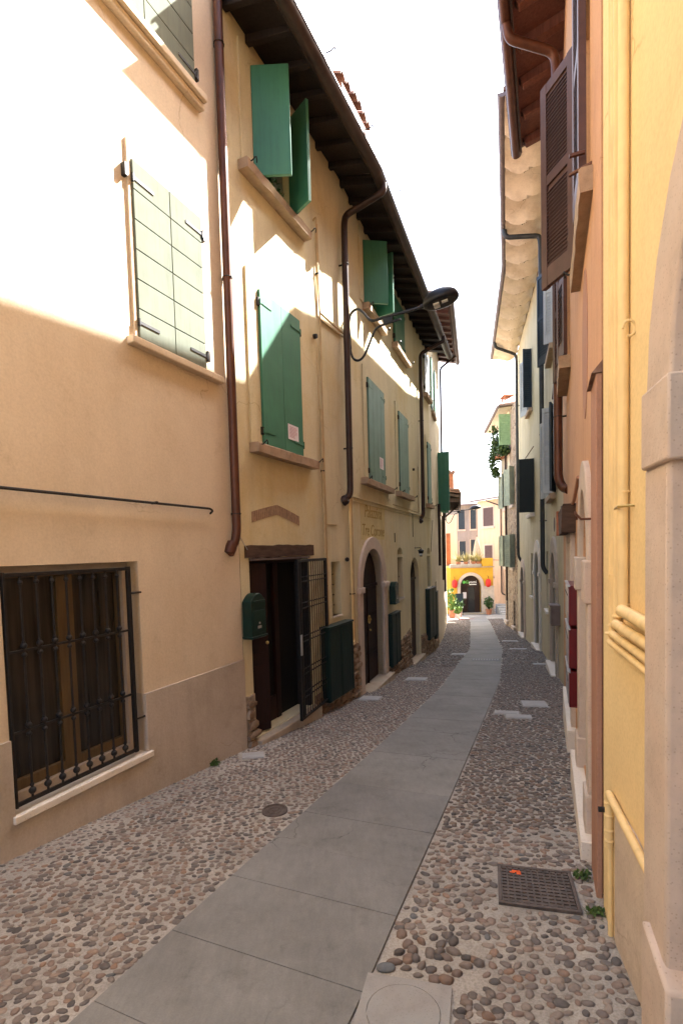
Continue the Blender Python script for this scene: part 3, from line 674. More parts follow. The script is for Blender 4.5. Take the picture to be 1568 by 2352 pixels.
# ---------------------------------------------------------------- yellow house with green shutters
root = thing('yellow_house', 'old yellow plastered house with green shutters, dark eaves and arched doors on the left', 'house', L2.P(0, 0, L2.g(0)))
EZ = 7.36
D1 = rect(.17, 1.56, L2.g(.8)+.12, 1.545)
hA = [D1, rect(2.28, 2.60, .62, 1.44), rect(.50, 1.44, 2.86, 4.62), rect(.50, 1.37, 5.90, 7.1)]
shell(root, L2, 0, L2.L, EZ, hA, 'yellow_plaster', revd=.25, back=False)
PD = arch(.64, 2.02, L2B.g(1.3)+.05, .92, .70); AD = arch(4.66, 5.72, L2B.g(5.2)+.08, .85, .53)
N1, N2 = rect(3.37, 3.86, .50, 1.42), rect(6.95, 7.45, .48, 1.38)
A1, A2 = arch(3.37, 3.86, 1.48, 1.52, .12, 6), arch(6.95, 7.45, 1.44, 1.50, .12, 6)
hB = [PD, AD, N1, N2, A1, A2, rect(1.22, 2.32, 2.88, 4.70), rect(3.60, 4.52, 2.90, 4.68), rect(7.12, 8.0-.35, 2.90, 4.66), rect(1.20, 2.0, 5.98, 7.1), rect(3.40, 4.36, 6.08, 7.15), rect(6.9, 7.6, 5.98, 7.15)]
shell(root, L2B, 0, L2B.L, EZ, hB, 'yellow_plaster', revd=.25, back=False)
m_ = MB()      # back and ends of the block
zb = -2.2
for Fq, a in ((L2, .0), (L2B, L2B.L)): m_.add([Fq.P(a, 0, zb), Fq.P(a, -5, zb), Fq.P(a, -5, EZ), Fq.P(a, 0, EZ)], [(0, 1, 2, 3)])
m_.add([L2.P(0, -5, zb), L2B.P(L2B.L, -5, zb), L2B.P(L2B.L, -5, EZ), L2.P(0, -5, EZ)], [(0, 1, 2, 3)])
m_.add([L2.P(0, -.3, zb), L2.P(L2.L, -.3, zb), L2.P(L2.L, -.3, EZ), L2.P(0, -.3, EZ)], [(0, 1, 2, 3)]); m_.add([L2B.P(0, -.3, zb), L2B.P(L2B.L, -.3, zb), L2B.P(L2B.L, -.3, EZ), L2B.P(0, -.3, EZ)], [(0, 1, 2, 3)])
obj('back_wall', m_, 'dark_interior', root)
# eaves: boards on rafters, roof of barrel tiles, gutter
E2 = L2B.L-.1
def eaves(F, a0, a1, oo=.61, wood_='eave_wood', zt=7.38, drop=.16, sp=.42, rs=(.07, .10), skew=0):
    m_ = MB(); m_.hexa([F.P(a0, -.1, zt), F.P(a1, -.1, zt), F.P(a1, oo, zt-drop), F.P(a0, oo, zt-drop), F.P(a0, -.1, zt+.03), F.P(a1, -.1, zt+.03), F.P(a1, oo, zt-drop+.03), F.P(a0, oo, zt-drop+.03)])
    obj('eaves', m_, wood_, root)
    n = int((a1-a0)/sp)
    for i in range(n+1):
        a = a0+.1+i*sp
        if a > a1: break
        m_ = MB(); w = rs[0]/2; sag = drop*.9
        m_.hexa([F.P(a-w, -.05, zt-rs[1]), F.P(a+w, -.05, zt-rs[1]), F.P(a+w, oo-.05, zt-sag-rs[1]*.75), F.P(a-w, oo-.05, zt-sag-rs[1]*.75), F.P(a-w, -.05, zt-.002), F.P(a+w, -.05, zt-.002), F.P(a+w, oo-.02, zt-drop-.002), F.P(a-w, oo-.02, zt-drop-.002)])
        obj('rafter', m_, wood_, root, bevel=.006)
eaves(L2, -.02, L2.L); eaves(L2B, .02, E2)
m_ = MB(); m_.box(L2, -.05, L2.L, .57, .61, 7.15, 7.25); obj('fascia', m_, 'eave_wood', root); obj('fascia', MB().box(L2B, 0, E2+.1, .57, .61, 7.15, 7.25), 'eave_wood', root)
gutter(root, L2, 0, 0, 0, 0, arcs=[L2.P(-.05, .67, 7.17), L2.P(L2.L-.12, .67, 7.17), L2B.P(E2+.15, .62, 7.18)], r=.085)
m_ = MB()
for Fq, a0, a1 in ((L2, -.05, L2.L+.15), (L2B, -.15, E2+.1)): m_.hexa([Fq.P(a0, .62, 7.26), Fq.P(a1, .62, 7.26), Fq.P(a1, -2.6, 8.25), Fq.P(a0, -2.6, 8.25), Fq.P(a0, .62, 7.30), Fq.P(a1, .62, 7.30), Fq.P(a1, -2.6, 8.3), Fq.P(a0, -2.6, 8.3)])
obj('roof', m_, 'roof_tiles', root)
obj('roof_tile_rows', tile_rows(L2, 0, L2.L, -2.4, 8.22, .60, 7.31, .2, .08), 'roof_tiles', root); obj('roof_tile_rows', tile_rows(L2B, 0, E2, -2.4, 8.22, .60, 7.31, .2, .08, 2), 'roof_tiles', root)
m_ = MB(); m_.box(L2, 1.62, 2.62, .2, .66, 7.42, 7.50); obj('raised_verge', m_, 'roof_tiles', root); obj('roof_tile_rows', tile_rows(L2, 1.65, 2.6, -.1, 7.85, .68, 7.55, .17, .075, 5), 'roof_tiles', root)
for a in (1.0, 2.2): obj('snow_hook', hook(L2, a, 7.30, .76), 'dark_gutter', root)
for a in (.6, 2.3, 4.0): obj('snow_hook', hook(L2B, a, 7.30, .76), 'dark_gutter', root)

def surround(F, a0, a1, z0, z1, w=.22, top=.16, par=None):
    m_ = MB(); m_.prism(F, [(a0-w, z0-.02), (a0, z0-.02), (a0, z1), (a1, z1), (a1, z0-.02), (a1+w*.55, z0-.02), (a1+w*.55, z1+top), (a0-w, z1+top)], -.01, .022)
    return obj('surround', m_, 'yellow_plaster', par, bevel=.004)
def green_window(F, a0, a1, z0, z1, mat='green_paint', closed=True, sill=(0, 0), n=2, sur=True, paint_o=.0):
    w = MB(); w.box(F, a0, a1, -.2, -.18, z0, z1); w = obj('window', w, 'dark_interior' if not closed else 'dark_interior', root)
    if closed:
        mid = (a0+a1)/2
        for p, q in ((a0+.004, mid-.002), (mid+.002, a1-.004)): obj('shutter', plank_leaf(F, q-p, z0+.005, z1-.005, .04, n, .012, p), mat, w, bevel=.0025)
        for z in (z0+.15, z1-.15):
            obj('hinge', strap(F, a0, a0+.24, z, .053), mat, w); obj('hinge', strap(F, a1, a1-.24, z, .053), mat, w)
            obj('hinge', MB().box(F, a1-.005, a1+.03, .0, .05, z-.045, z+.045), 'iron', w); obj('hinge', MB().box(F, a0-.03, a0+.005, .0, .05, z-.045, z+.045), 'iron', w)
    obj('sill', rough_sill(F, a0-sill[0], a1+sill[1], z0-.13, z0-.02, .13), 'sill_stone', w)
    if sur: surround(F, a0, a1, z0, z1, par=w, top=min(.16, 7.2-z1))
    for a in (a0-sill[0]+.06, a1+sill[1]-.03): obj('hook', hook(F, a, z0-.04, .10), 'iron', w, smooth=True)
    return w
w = green_window(L2, .50, 1.44, 2.86, 4.62, sill=(.24, .30), n=1)
w = green_window(L2B, 1.22, 2.32, 2.88, 4.70, 'green_paint_pale', sill=(.42, .40))
w = green_window(L2B, 3.60, 4.52, 2.90, 4.68, 'green_paint_pale', sill=(.25, .3))
w = green_window(L2B, 7.12, 7.65, 2.90, 4.66, 'green_paint_pale', sill=(.2, .08))
w = green_window(L2B, 3.40, 4.36, 6.08, 7.12, 'green_paint', sill=(.12, .36), sur=False)
w = green_window(L2B, 6.90, 7.60, 5.98, 7.12, 'white_shutter_paint', sill=(.12, .1), sur=False)
def leafs(w, F, h1, t1, h2, t2, z0, z1, mat='green_paint'):
    for (a, o), (b_, p) in ((h1, t1), (h2, t2)):
        lf = F.leaf(a, o, b_, p); obj('shutter', plank_leaf(lf, lf.L, z0, z1, .04, 1, -.02), mat, w, bevel=.003)
        lf2 = lf
        for z in (z0+.14, z1-.14): obj('hinge', strap(lf2, .02, lf.L*.75, z, -.028), mat, w)
w = green_window(L2, .52, 1.36, 5.90, 7.08, closed=False, sill=(.28, .36)); leafs(w, L2, (.53, .02), (.70, .41), (1.36, .02), (1.17, .39), 5.87, 7.06)
obj('frame', MB().box(L2, 1.12, 1.34, -.12, -.08, 5.92, 7.05), 'pale_green_paint', w)
tag(obj('balcony_plant', leaves([(L2.P(.80, -.02, 5.98), (.16, .07, .08)), (L2.P(1.0, -.03, 5.95), (.14, .06, .06))], 130, .06, 5), 'foliage', loc=L2.P(.85, 0, 5.9)), 'dark leafy plant on the sill below the nearest open green shutters', 'plant')
w = green_window(L2B, 1.20, 1.86, 5.98, 7.08, closed=False, sill=(.05, .55)); leafs(w, L2B, (1.20, .02), (1.41, .40), (1.86, .02), (1.76, .42), 5.97, 7.05)
tag(obj('balcony_plant', leaves([(L2B.P(1.6, .0, 6.03), (.14, .07, .07))], 70, .05, 6), 'foliage', loc=L2B.P(1.6, 0, 6)), 'dark leafy plant on the sill of the upper window behind the street lamp', 'plant')
obj('frame', MB().box(L2B, 1.7, 1.85, -.12, -.08, 6.0, 7.05), 'pale_green_paint', w)

# paper notices pinned on shutters
def notice(F, a0, a1, z0, z1, label):
    t = thing('notice', label, 'notice', F.P((a0+a1)/2, .056, z0), 'paper notices on the green shutters')
    obj('sheet', MB().box(F, a0, a1, .055, .058, z0, z1), 'paper', t); m_ = MB(); rnd = random.Random(4)
    for i in range(8): z = z1-.03-(z1-z0-.05)*i/8; m_.box(F, a0+.03, a1-.03-rnd.uniform(0, .08), .0585, .0592, z-.006, z)
    obj('printed_lines', m_, 'print_red', t)
notice(L2, 1.04, 1.30, 3.02, 3.21, 'white paper notice with pink print on the large sunlit green shutter')
notice(L2B, 1.86, 2.14, 3.16, 3.38, 'white paper notice on the closed green shutter beyond the street lamp')

# relieving arch of bricks, lintel, door and gate
m_ = MB()
pts = []
def ra(t): return 2.02 + .115*(1-abs(2*t-1)**1.15)
n = 26; k = 0
for i in range(n):
    t0, t1 = i/n+.004, (i+1)/n-.004; s0, s1 = .25+1.10*t0, .25+1.10*t1
    m_.add([L2.P(s0, .004, ra(t0)-.075), L2.P(s1, .004, ra(t1)-.075), L2.P(s1, .004, ra(t1)+.045), L2.P(s0, .004, ra(t0)+.045), L2.P(s0, -.02, ra(t0)-.075), L2.P(s1, -.02, ra(t1)-.075), L2.P(s1, -.02, ra(t1)+.045), L2.P(s0, -.02, ra(t0)+.045)], [(0, 1, 2, 3), (0, 1, 5, 4), (1, 2, 6, 5), (2, 3, 7, 6), (3, 0, 4, 7)])
obj('relieving_arch', m_, 'brick', root)
mm = MB(); rnd = random.Random(2); sg = 14; ps = []
for i in range(sg+1):
    a = .09+1.61*i/sg; j = lambda: rnd.uniform(-.008, .008); ps += [L2.P(a, -.1, 1.545), L2.P(a, .018+j()*.4, 1.548+j()*.4), L2.P(a, .02+j()*.4, 1.69+j()), L2.P(a, -.1, 1.69+j())]
mm.add(ps, [(i*4+k, (i+1)*4+k, (i+1)*4+(k+1) % 4, i*4+(k+1) % 4) for i in range(sg) for k in range(4)] + [(0, 1, 2, 3), (sg*4, sg*4+1, sg*4+2, sg*4+3)])
obj('lintel', mm, 'lintel_wood', root)
zd = L2.g(.8)+.12
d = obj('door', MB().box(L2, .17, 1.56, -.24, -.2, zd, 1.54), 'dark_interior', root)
m_ = MB()
for a0, a1 in ((.20, .40), (.44, .52), (.9, 1.0)): m_.box(L2, a0, a1, -.2, -.15, zd, 1.50)
m_.box(L2, .2, 1.0, -.2, -.16, zd, zd+.3); m_.box(L2, .17, 1.56, -.2, -.1, 1.47, 1.54); obj('door_frame', m_, 'door_wood', d, bevel=.004)
obj('door_frame', MB().box(L2, 1.50, 1.557, -.2, -.004, zd, 1.47), 'iron', d)
lf = L2.leaf(.24, -.14, .50, -.02); m_ = MB(); m_.box(lf, 0, lf.L, 0, .04, zd+.02, 1.48); m_.box(lf, .06, lf.L-.06, .04, .05, zd+.1, zd+.8); m_.box(lf, .06, lf.L-.06, .04, .05, zd+.95, 1.4); obj('door_leaf', m_, 'door_wood', d, bevel=.004)
m_ = MB(); m_.ball(lf.P(lf.L-.04, .08, .55), .02, 6); m_.tube([lf.P(lf.L-.04, .05, .55), lf.P(lf.L-.04, .08, .55)], .008, 8); obj('handle', m_, 'brass', d, smooth=True)
obj('door_track', MB().box(L2, .18, 1.56, .0, .03, 1.515, 1.54), 'grey_gutter', d)
m_ = MB(); m_.hexa([L2.P(.16, -.2, L2.g(.16)-.1), L2.P(1.62, -.2, L2.g(1.62)-.1), L2.P(1.62, .12, L2.g(1.62)-.1), L2.P(.16, .10, L2.g(.16)-.1), L2.P(.16, -.2, zd), L2.P(1.62, -.2, zd), L2.P(1.62, .12, zd-.02), L2.P(.16, .10, zd-.01)]); obj('doorstep', m_, 'step_stone', root, bevel=.012)
# folding iron gate standing open
gt = thing('iron_gate', 'black iron barred gate folded open beside the dark red door', 'gate', L2.P(1.0, .1, zd))
lf = L2.leaf(.93, .17, 1.95, .07); m_ = MB(); zg0, zg1 = zd-.02, 1.50
for a in (0, .07, lf.L-.03): m_.box(lf, a, a+.035, -.015, .02, zg0, zg1)
m_.box(lf, 0, lf.L, -.012, .018, zg1-.03, zg1+.005); m_.box(lf, 0, lf.L, -.012, .018, zg0, zg0+.03); m_.box(lf, .0, .10, -.01, .01, zg0, zg1)
for z in (.03, .10, .45, .52, .88, .95, 1.22, 1.28, -.2, -.27): m_.box(lf, .1, lf.L, -.008, .008, z-.006, z+.006)
obj('frame', m_, 'iron', gt, bevel=.002)
for i in range(11): a = .16+(lf.L-.24)*i/10; obj('bar', MB().tube([lf.P(a, 0, zg0+.02), lf.P(a, 0, zg1-.02)], .0065, 6), 'iron', gt)
obj('handle', MB().box(lf, .01, .05, .02, .035, .30, .56), 'steel', gt, bevel=.003)
# small barred window
w = MB().box(L2, 2.28, 2.60, -.24, -.22, .62, 1.44); w = obj('window', w, 'window_glass', root)
m_ = MB()
for a in (2.36, 2.44, 2.52): m_.tube([L2.P(a, -.12, .6), L2.P(a, -.12, 1.45)], .008, 6)
for z in (.76, .92, 1.08, 1.24): m_.tube([L2.P(2.27, -.12, z), L2.P(2.61, -.12, z)], .007, 6)
obj('grille', m_, 'iron', w); obj('sill', MB().box(L2, 2.26, 2.62, -.2, .02, .59, .62), 'white_stone', w, bevel=.004)
obj('lamp_cap', MB().ball(L2.P(2.80, .03, 1.46), (.035, .035, .035), 6), 'iron', root, smooth=True)
# pipes and cables on the wall
pipe(root, 'wall_pipe', 'cream_pipe', [L2.P(2.03, .03, .45), L2.P(2.03, .03, 3.62), ], .018, 8, [(L2.P(2.03, .03, 1.1), L2.N), (L2.P(2.03, .03, 2.75), L2.N)])
pipe(root, 'wall_pipe', 'cream_pipe', [L2.P(2.10, .02, .5), L2.P(2.10, .02, 4.9)], .011, 6)
pipe(root, 'wall_pipe', 'cream_pipe', bend([L2.P(2.01, -.02, 6.20), L2.P(2.01, .05, 6.25), L2.P(2.02, .03, 5.9), L2.P(2.08, .03, 4.98), L2.P(2.87, .03, 4.98)], .03), .013, 8, [(L2.P(2.04, .03, 5.5), L2.N)])
pipe(root, 'wall_pipe', 'cream_pipe', bend([L2.P(2.09, .02, 6.2), L2.P(2.10, .02, 4.9), L2.P(2.87, .02, 4.93)], .03), .011, 8)
pipe(root, 'cable', 'cream_pipe', bend([L2.P(1.95, .02, 4.62), L2.P(2.0, .015, 3.6)], .03), .006, 6); obj('junction_box', MB().lathe(L2.P(1.93, 0, 4.60), [(.035, 0), (.03, .05)], 10, N3(L2)), 'iron', root)
obj('cable_clip', MB().box(L2, 2.1, 2.5, 0, .012, 1.99, 2.0), 'cream_pipe', root)
for a, z in ((.23, .14), (.31, .10)):
    pipe(root, 'wall_pipe', 'amber_pipe' if a < .3 else 'cream_pipe', bend([L2B.P(a-.18, .04, 2.45), L2B.P(a-.18, .04, z+.05), L2B.P(a-.18, .05, z), L2.P(2.72, .06, z-.04)], .05), .018, 8, [(L2B.P(a-.18, .04, .9), L2B.N)])
# string course cable duct with shadow
m_ = MB(); m_.box(L2B, .22, 7.7, 0, .028, 2.475, 2.50); m_.box(L2B, .25, 7.7, 0, .014, 2.41, 2.425); obj('string_course', m_, 'yellow_plaster', root, bevel=.004)
obj('string_course', MB().box(L2B, .22, .30, 0, .02, 2.41, 2.50), 'yellow_plaster', root)
pipe(root, 'cable', 'cream_pipe', bend([L2B.P(5.78, .02, 3.75), L2B.P(5.78, .02, 2.55), L2B.P(3, .02, 2.56)], .03), .008, 6)
pipe(root, 'cable', 'iron', [L2B.P(5.02, .01, 2.5), L2B.P(5.03, .01, 1.9)], .007, 6)
pipe(root, 'cable', 'iron', bend([L2B.P(7.95, .01, 2.45), L2B.P(7.6, .01, 1.65), L2B.P(7.58, .01, 1.5)], .05), .006, 6)
pipe(root, 'cable', 'iron', [L2B.P(3.12, .01, 1.95), L2B.P(3.12, .01, 1.75)], .009, 6)
obj('junction_box', MB().lathe(L2B.P(5.2, 0, 3.6), [(.035, 0), (.03, .05)], 10, N3(L2B)), 'iron', root)
obj('cover_plate', MB().box(L2B, 2.25, 2.33, 0, .02, .55, .78), 'brown_copper', root)
# long black downpipe
pipe(root, 'downpipe', 'dark_copper', bend([L2B.P(.08, .70, 7.12), L2B.P(.08, .70, 7.0), L2B.P(.04, .10, 6.78), L2B.P(-.04, .10, 6.6), L2B.P(-.05, .09, 2.56), L2B.P(-.06, .08, 2.47), L2B.P(-.12, -.01, 2.38)], .10), .05, 16, [(L2B.P(-.04, .1, 6.0), L2B.N), (L2B.P(-.05, .09, 3.2), L2B.N)])
obj('outlet', MB().lathe(L2B.P(-.13, -.0, 2.38), [(.085, -.01), (.075, .05), (.055, .08)], 14, N3(L2B)+Z*.4), 'dark_copper', root, smooth=True)
pipe(root, 'downpipe', 'dark_copper', bend([L2B.P(6.1, .70, 7.12), L2B.P(6.1, .70, 7.0), L2B.P(6.05, .10, 6.75), L2B.P(6.05, .09, 6.5), L2B.P(6.05, .09, 2.5), L2B.P(6.0, -.01, 2.35)], .10), .05, 14, [(L2B.P(6.05, .09, 5), L2B.N)])
obj('outlet', MB().lathe(L2B.P(6.0, -.0, 2.34), [(.08, -.01), (.07, .05), (.055, .08)], 14, N3(L2B)+Z*.4), 'dark_copper', root, smooth=True)
# painted sign
obj('painted_panel', MB().prism(L2B, [(.75, 1.78), (2.3, 1.80), (2.35, 2.42), (.70, 2.43)], 0, .0025), 'ochre_wash', root)
def text(s, F, a, o, z, size, mat, parent, name='lettering', shear=0, flip=False, thick=.002):
    cu = bpy.data.curves.new(name, 'FONT'); cu.body = s; cu.size = size; cu.extrude = thick; cu.shear = shear; cu.align_x = 'CENTER'
    tmp = bpy.data.objects.new('tmp', cu); C.objects.link(tmp); bpy.context.view_layer.update()
    me = bpy.data.meshes.new_from_object(tmp.evaluated_get(bpy.context.evaluated_depsgraph_get())); bpy.data.objects.remove(tmp)
    d3 = Vector((F.D.x, F.D.y, 0)); off = rootloc(parent); k = -1 if flip else 1
    for v_ in me.vertices: v_.co = F.P(a, o, z) + d3*v_.co.x*k + Z*v_.co.y + N3(F)*v_.co.z - off
    me.materials.clear(); me.materials.append(MATS[mat]); o_ = bpy.data.objects.new(name, me); C.objects.link(o_); o_.parent = parent; return o_
text('Palazzina', L2B, 1.52, .003, 2.19, .32, 'mural_ochre', root, shear=.2); text('Tre Corone', L2B, 1.52, .003, 1.86, .30, 'mural_ochre', root, shear=.2)
# arched stone portal with dark door
o_ = arch(.44, 2.26, L2B.g(1.3)-.1, .92, .92); i_ = arch(.64, 2.02, L2B.g(1.3)-.1, .92, .70)
p_ = obj('portal', MB().ring(L2B, o_, i_, -.25, .045), 'portal_stone', root, bevel=.008)
for a0, a1 in ((.40, .67), (1.99, 2.32)): obj('impost', MB().box(L2B, a0, a1, -.02, .075, .86, .96), 'portal_stone', p_, bevel=.01)
m_ = MB(); m_.prism(L2B, arch(.60, 2.06, L2B.g(1.3), .92, .72), -.16, -.12); d = obj('door', m_, 'door_wood', root)
m_ = MB()
for a0, a1 in ((.70, 1.29), (1.37, 1.96)):
    for z0, z1 in ((-.75, -.35), (-.28, .35), (.42, .85)): m_.box(L2B, a0, a1, -.12, -.105, z0, z1)
m_.box(L2B, .66, 2.0, -.12, -.09, .90, .96); m_.box(L2B, 1.31, 1.35, -.12, -.09, -.9, .9); obj('panels', m_, 'door_wood', d, bevel=.008)
m_ = MB(); c_ = L2B.P(1.20, -.05, .33); m_.tube([c_+Vector((0, 0, 1))*.07*math.cos(t*.5236)+N3(L2B)*.02+Vector((L2B.D.x, L2B.D.y, 0))*.06*math.sin(t*.5236) for t in range(13)], .011, 6); m_.ball(L2B.P(1.42, -.08, .3), .025, 5); m_.ball(L2B.P(1.42, -.08, .1), .02, 5); obj('handle', m_, 'brass', d, smooth=True)
obj('doorstep', MB().box(L2B, .45, 2.3, -.2, .16, (L2B.g(.45)-.1, L2B.g(2.3)-.1), L2B.g(1.3)+.06), 'step_stone', root, bevel=.012)
# second arched door
m_ = MB(); m_.prism(L2B, arch(4.6, 5.78, L2B.g(5.2), .85, .55), -.15, -.11); d = obj('door', m_, 'dark_wood', root)
m_ = MB(); m_.tube([L2B.P(5.19, -.09, .85), L2B.P(5.19, -.09, 1.36)], .01, 6); m_.box(L2B, 4.66, 5.72, -.11, -.08, .80, .86)
for t in (-.35, -.17, .17, .35): m_.tube([L2B.P(5.19, -.09, .86), L2B.P(5.19+t, -.09, .86+math.sqrt(max(0, .27-t*t)))], .008, 6)
obj('fanlight_bars', m_, 'iron', d)
obj('doorstep', MB().box(L2B, 4.5, 5.9, -.2, .12, (L2B.g(4.5)-.1, L2B.g(5.9)-.1), L2B.g(5.2)+.09), 'step_stone', root, bevel=.01)
for nn_, aa in ((N1, A1), (N2, A2)):
    w = obj('niche', MB().box(L2B, nn_[0][0]-.02, nn_[1][0]+.02, -.16, -.13, nn_[0][1]-.02, aa[5][1]+.1), 'yellow_plaster', root)
    obj('pane', MB().box(L2B, nn_[0][0]+.02, nn_[1][0]-.02, -.13, -.10, nn_[0][1], nn_[2][1]), 'window_glass', w); obj('frame', MB().box(L2B, nn_[0][0]+.02, nn_[1][0]-.02, -.10, -.085, nn_[0][1]+.45, nn_[0][1]+.48), 'dark_wood', w)
    obj('sill', MB().box(L2B, nn_[0][0]-.03, nn_[1][0]+.03, -.13, .03, nn_[0][1]-.045, nn_[0][1]), 'white_stone', w, bevel=.004)
# rubble base: lumpy stones in mortar
def rubble(F, a0, a1, zt, seed, o=.02, parent=root, sz=.12, zfun=None, zb=None):
    rnd = random.Random(seed); m_ = MB(); a = a0; base = obj('rubble_base', MB().prism(F, [(a0, F.g(a0)-.1), (a1, F.g(a1)-.1), (a1, zt(a1)), ((a0+a1)/2, zt((a0+a1)/2)+rnd.uniform(-.03, .03)), (a0, zt(a0))], -.05, o-.01), 'rubble_mortar', parent, bevel=.01)
    zmin = min(F.g(a0), F.g(a1))-.05; z = zmin
    while z < max(zt(a0), zt(a1)):
        h = sz*rnd.uniform(.6, 1.0); a = a0+rnd.uniform(-.1, 0)*sz
        while a < a1:
            w = sz*rnd.uniform(.8, 1.9); ca, cz = a+w/2, z+h/2
            if F.g(ca)-.06 < cz < zt(ca)-.02 and ca < a1-.02 and ca > a0-.01:
                n = 7; ps = []; rj = [rnd.uniform(.8, 1.08) for _ in range(n)]; th = rnd.uniform(.015, .04)
                for fr, oo in ((1, o-.015), (.92, o+th*.7), (.6, o+th)):
                    for k in range(n): t = 2*math.pi*k/n+.3; sq = 1/max(abs(math.cos(t)), abs(math.sin(t)))**.55; ps.append(F.P(ca+w*.48*fr*rj[k]*math.cos(t)*sq, oo+rnd.uniform(-.003, .003), cz+h*.48*fr*rj[k]*math.sin(t)*sq))
                ps.append(F.P(ca, o+th*1.05, cz))
                m_.add(ps, [(r_*n+k, r_*n+(k+1) % n, (r_+1)*n+(k+1) % n, (r_+1)*n+k) for r_ in range(2) for k in range(n)] + [(2*n+k, 2*n+(k+1) % n, 3*n) for k in range(n)])
            a += w
        z += h
    s_ = obj('stones', m_, 'rubble', base, smooth=True, angle=50); return base
rubble(L2, .0, .17, lambda a: .02, 1, .03, sz=.15)
rubble(L2, 1.62, L2.L, lambda a: -.42 if a < 2.68 else .12, 2, .02)
rubble(L2B, 0, .44, lambda a: .12-.2*a, 3, .02)
rubble(L2B, 2.32, 4.55, lambda a: -.60+.12*(a-2.3) if a > 3.1 else -.72, 4, .02)
rubble(L2B, 5.85, 7.70, lambda a: -.72-.1*(a-5.85), 5, .02, sz=.15)

# ---------------------------------------------------------------- things on the yellow house
def mailbox(F, a0, a1, z0, z1, label, o=.0, d_=.11):
    t = thing('mailbox', label, 'mailbox', F.P((a0+a1)/2, o, z0), 'green wall mailboxes'); zc = z1-(a1-a0)*.32; ac = (a0+a1)/2
    top = [(a1-(a1-a0)*i/10, zc+(z1-zc)*math.sin(math.pi*i/10)) for i in range(11)]
    obj('body', MB().prism(F, [(a0, z0), (a1, z0)]+top, o, o+d_), 'mailbox_green', t, bevel=.005)
    obj('base_lip', MB().box(F, a0-.012, a1+.012, o, o+d_+.015, z0+.012, z0+.03), 'mailbox_green', t, bevel=.003)
    m_ = MB(); m_.prism(F, [(a0+.03, z0+.06), (a1-.03, z0+.06), (a1-.03, z0+(z1-z0)*.62), (a0+.03, z0+(z1-z0)*.62)], o+d_, o+d_+.006); m_.box(F, a0+.03, a1-.03, o+d_, o+d_+.012, zc-.01, zc+.01); obj('door', m_, 'mailbox_green', t, bevel=.002)
    obj('lock', MB().lathe(F.P(ac, o+d_+.006, z0+(z1-z0)*.34), [(.012, 0), (.012, .006)], 10, N3(F)), 'steel', t)
    obj('name_plate', MB().box(F, ac-.035, ac+.035, o+d_+.006, o+d_+.009, z0+(z1-z0)*.22, z0+(z1-z0)*.28), 'steel', t)
mailbox(L2, -.02, .26, .66, 1.16, 'dark green arched mailbox beside the dark red door, nearest one', .02, .12)
mailbox(L2B, 2.52, 2.84, .46, .93, 'dark green mailbox beyond the arched stone portal', .02, .12)
def cabinet(F, a0, a1, z0, z1, label, d_=.10, n=2):
    t = thing('utility_cabinet', label, 'utility cabinet', F.P((a0+a1)/2, 0, z0), 'dark green utility cabinets'); 
    obj('body', MB().box(F, a0, a1, .0, d_-.012, z0, z1-.03), 'cabinet_green', t)
    obj('top_ledge', MB().box(F, a0-.02, a1+.02, 0, d_+.012, z1-.03, z1), 'cabinet_green', t, bevel=.004)
    for i in range(n):
        p, q = a0+(a1-a0)*i/n+.006, a0+(a1-a0)*(i+1)/n-.006; m_ = MB(); m_.box(F, p, q, d_-.012, d_, z0+.01, z1-.035); m_.box(F, p, p+.03, d_, d_+.006, z0+.01, z1-.035); m_.box(F, q-.03, q, d_, d_+.006, z0+.01, z1-.035)
        obj('door', m_, 'cabinet_green', t, bevel=.002)
cabinet(L2, 1.86, 2.70, L2.g(2.3)+.20, .52, 'wide dark green cabinet beside the folded iron gate, nearest one', .14)
cabinet(L2B, 2.36, 3.10, L2B.g(2.8)+.26, .27, 'dark green cabinet below the second mailbox')
cabinet(L2B, 6.60, 7.68, L2B.g(7.2)+.50, .46, 'tall dark green cabinet beyond the second arched door', .12)
t = thing('wall_lantern', 'small black wall lantern above the second arched door', 'lantern', L2B.P(5.25, 0, 1.5))
m_ = MB(); m_.tube(bend([L2B.P(5.25, 0, 1.62), L2B.P(5.25, .16, 1.62), L2B.P(5.25, .16, 1.58)], .03), .01, 6); obj('bracket', m_, 'iron', t)
m_ = MB(); m_.lathe(L2B.P(5.25, .16, 1.40), [(.03, 0), (.035, .02), (.07, .14), (.085, .15), (.02, .19)], 6); obj('body', m_, 'iron', t)
obj('glass', MB().lathe(L2B.P(5.25, .16, 1.425), [(.038, 0), (.064, .1)], 6), 'lens', t)

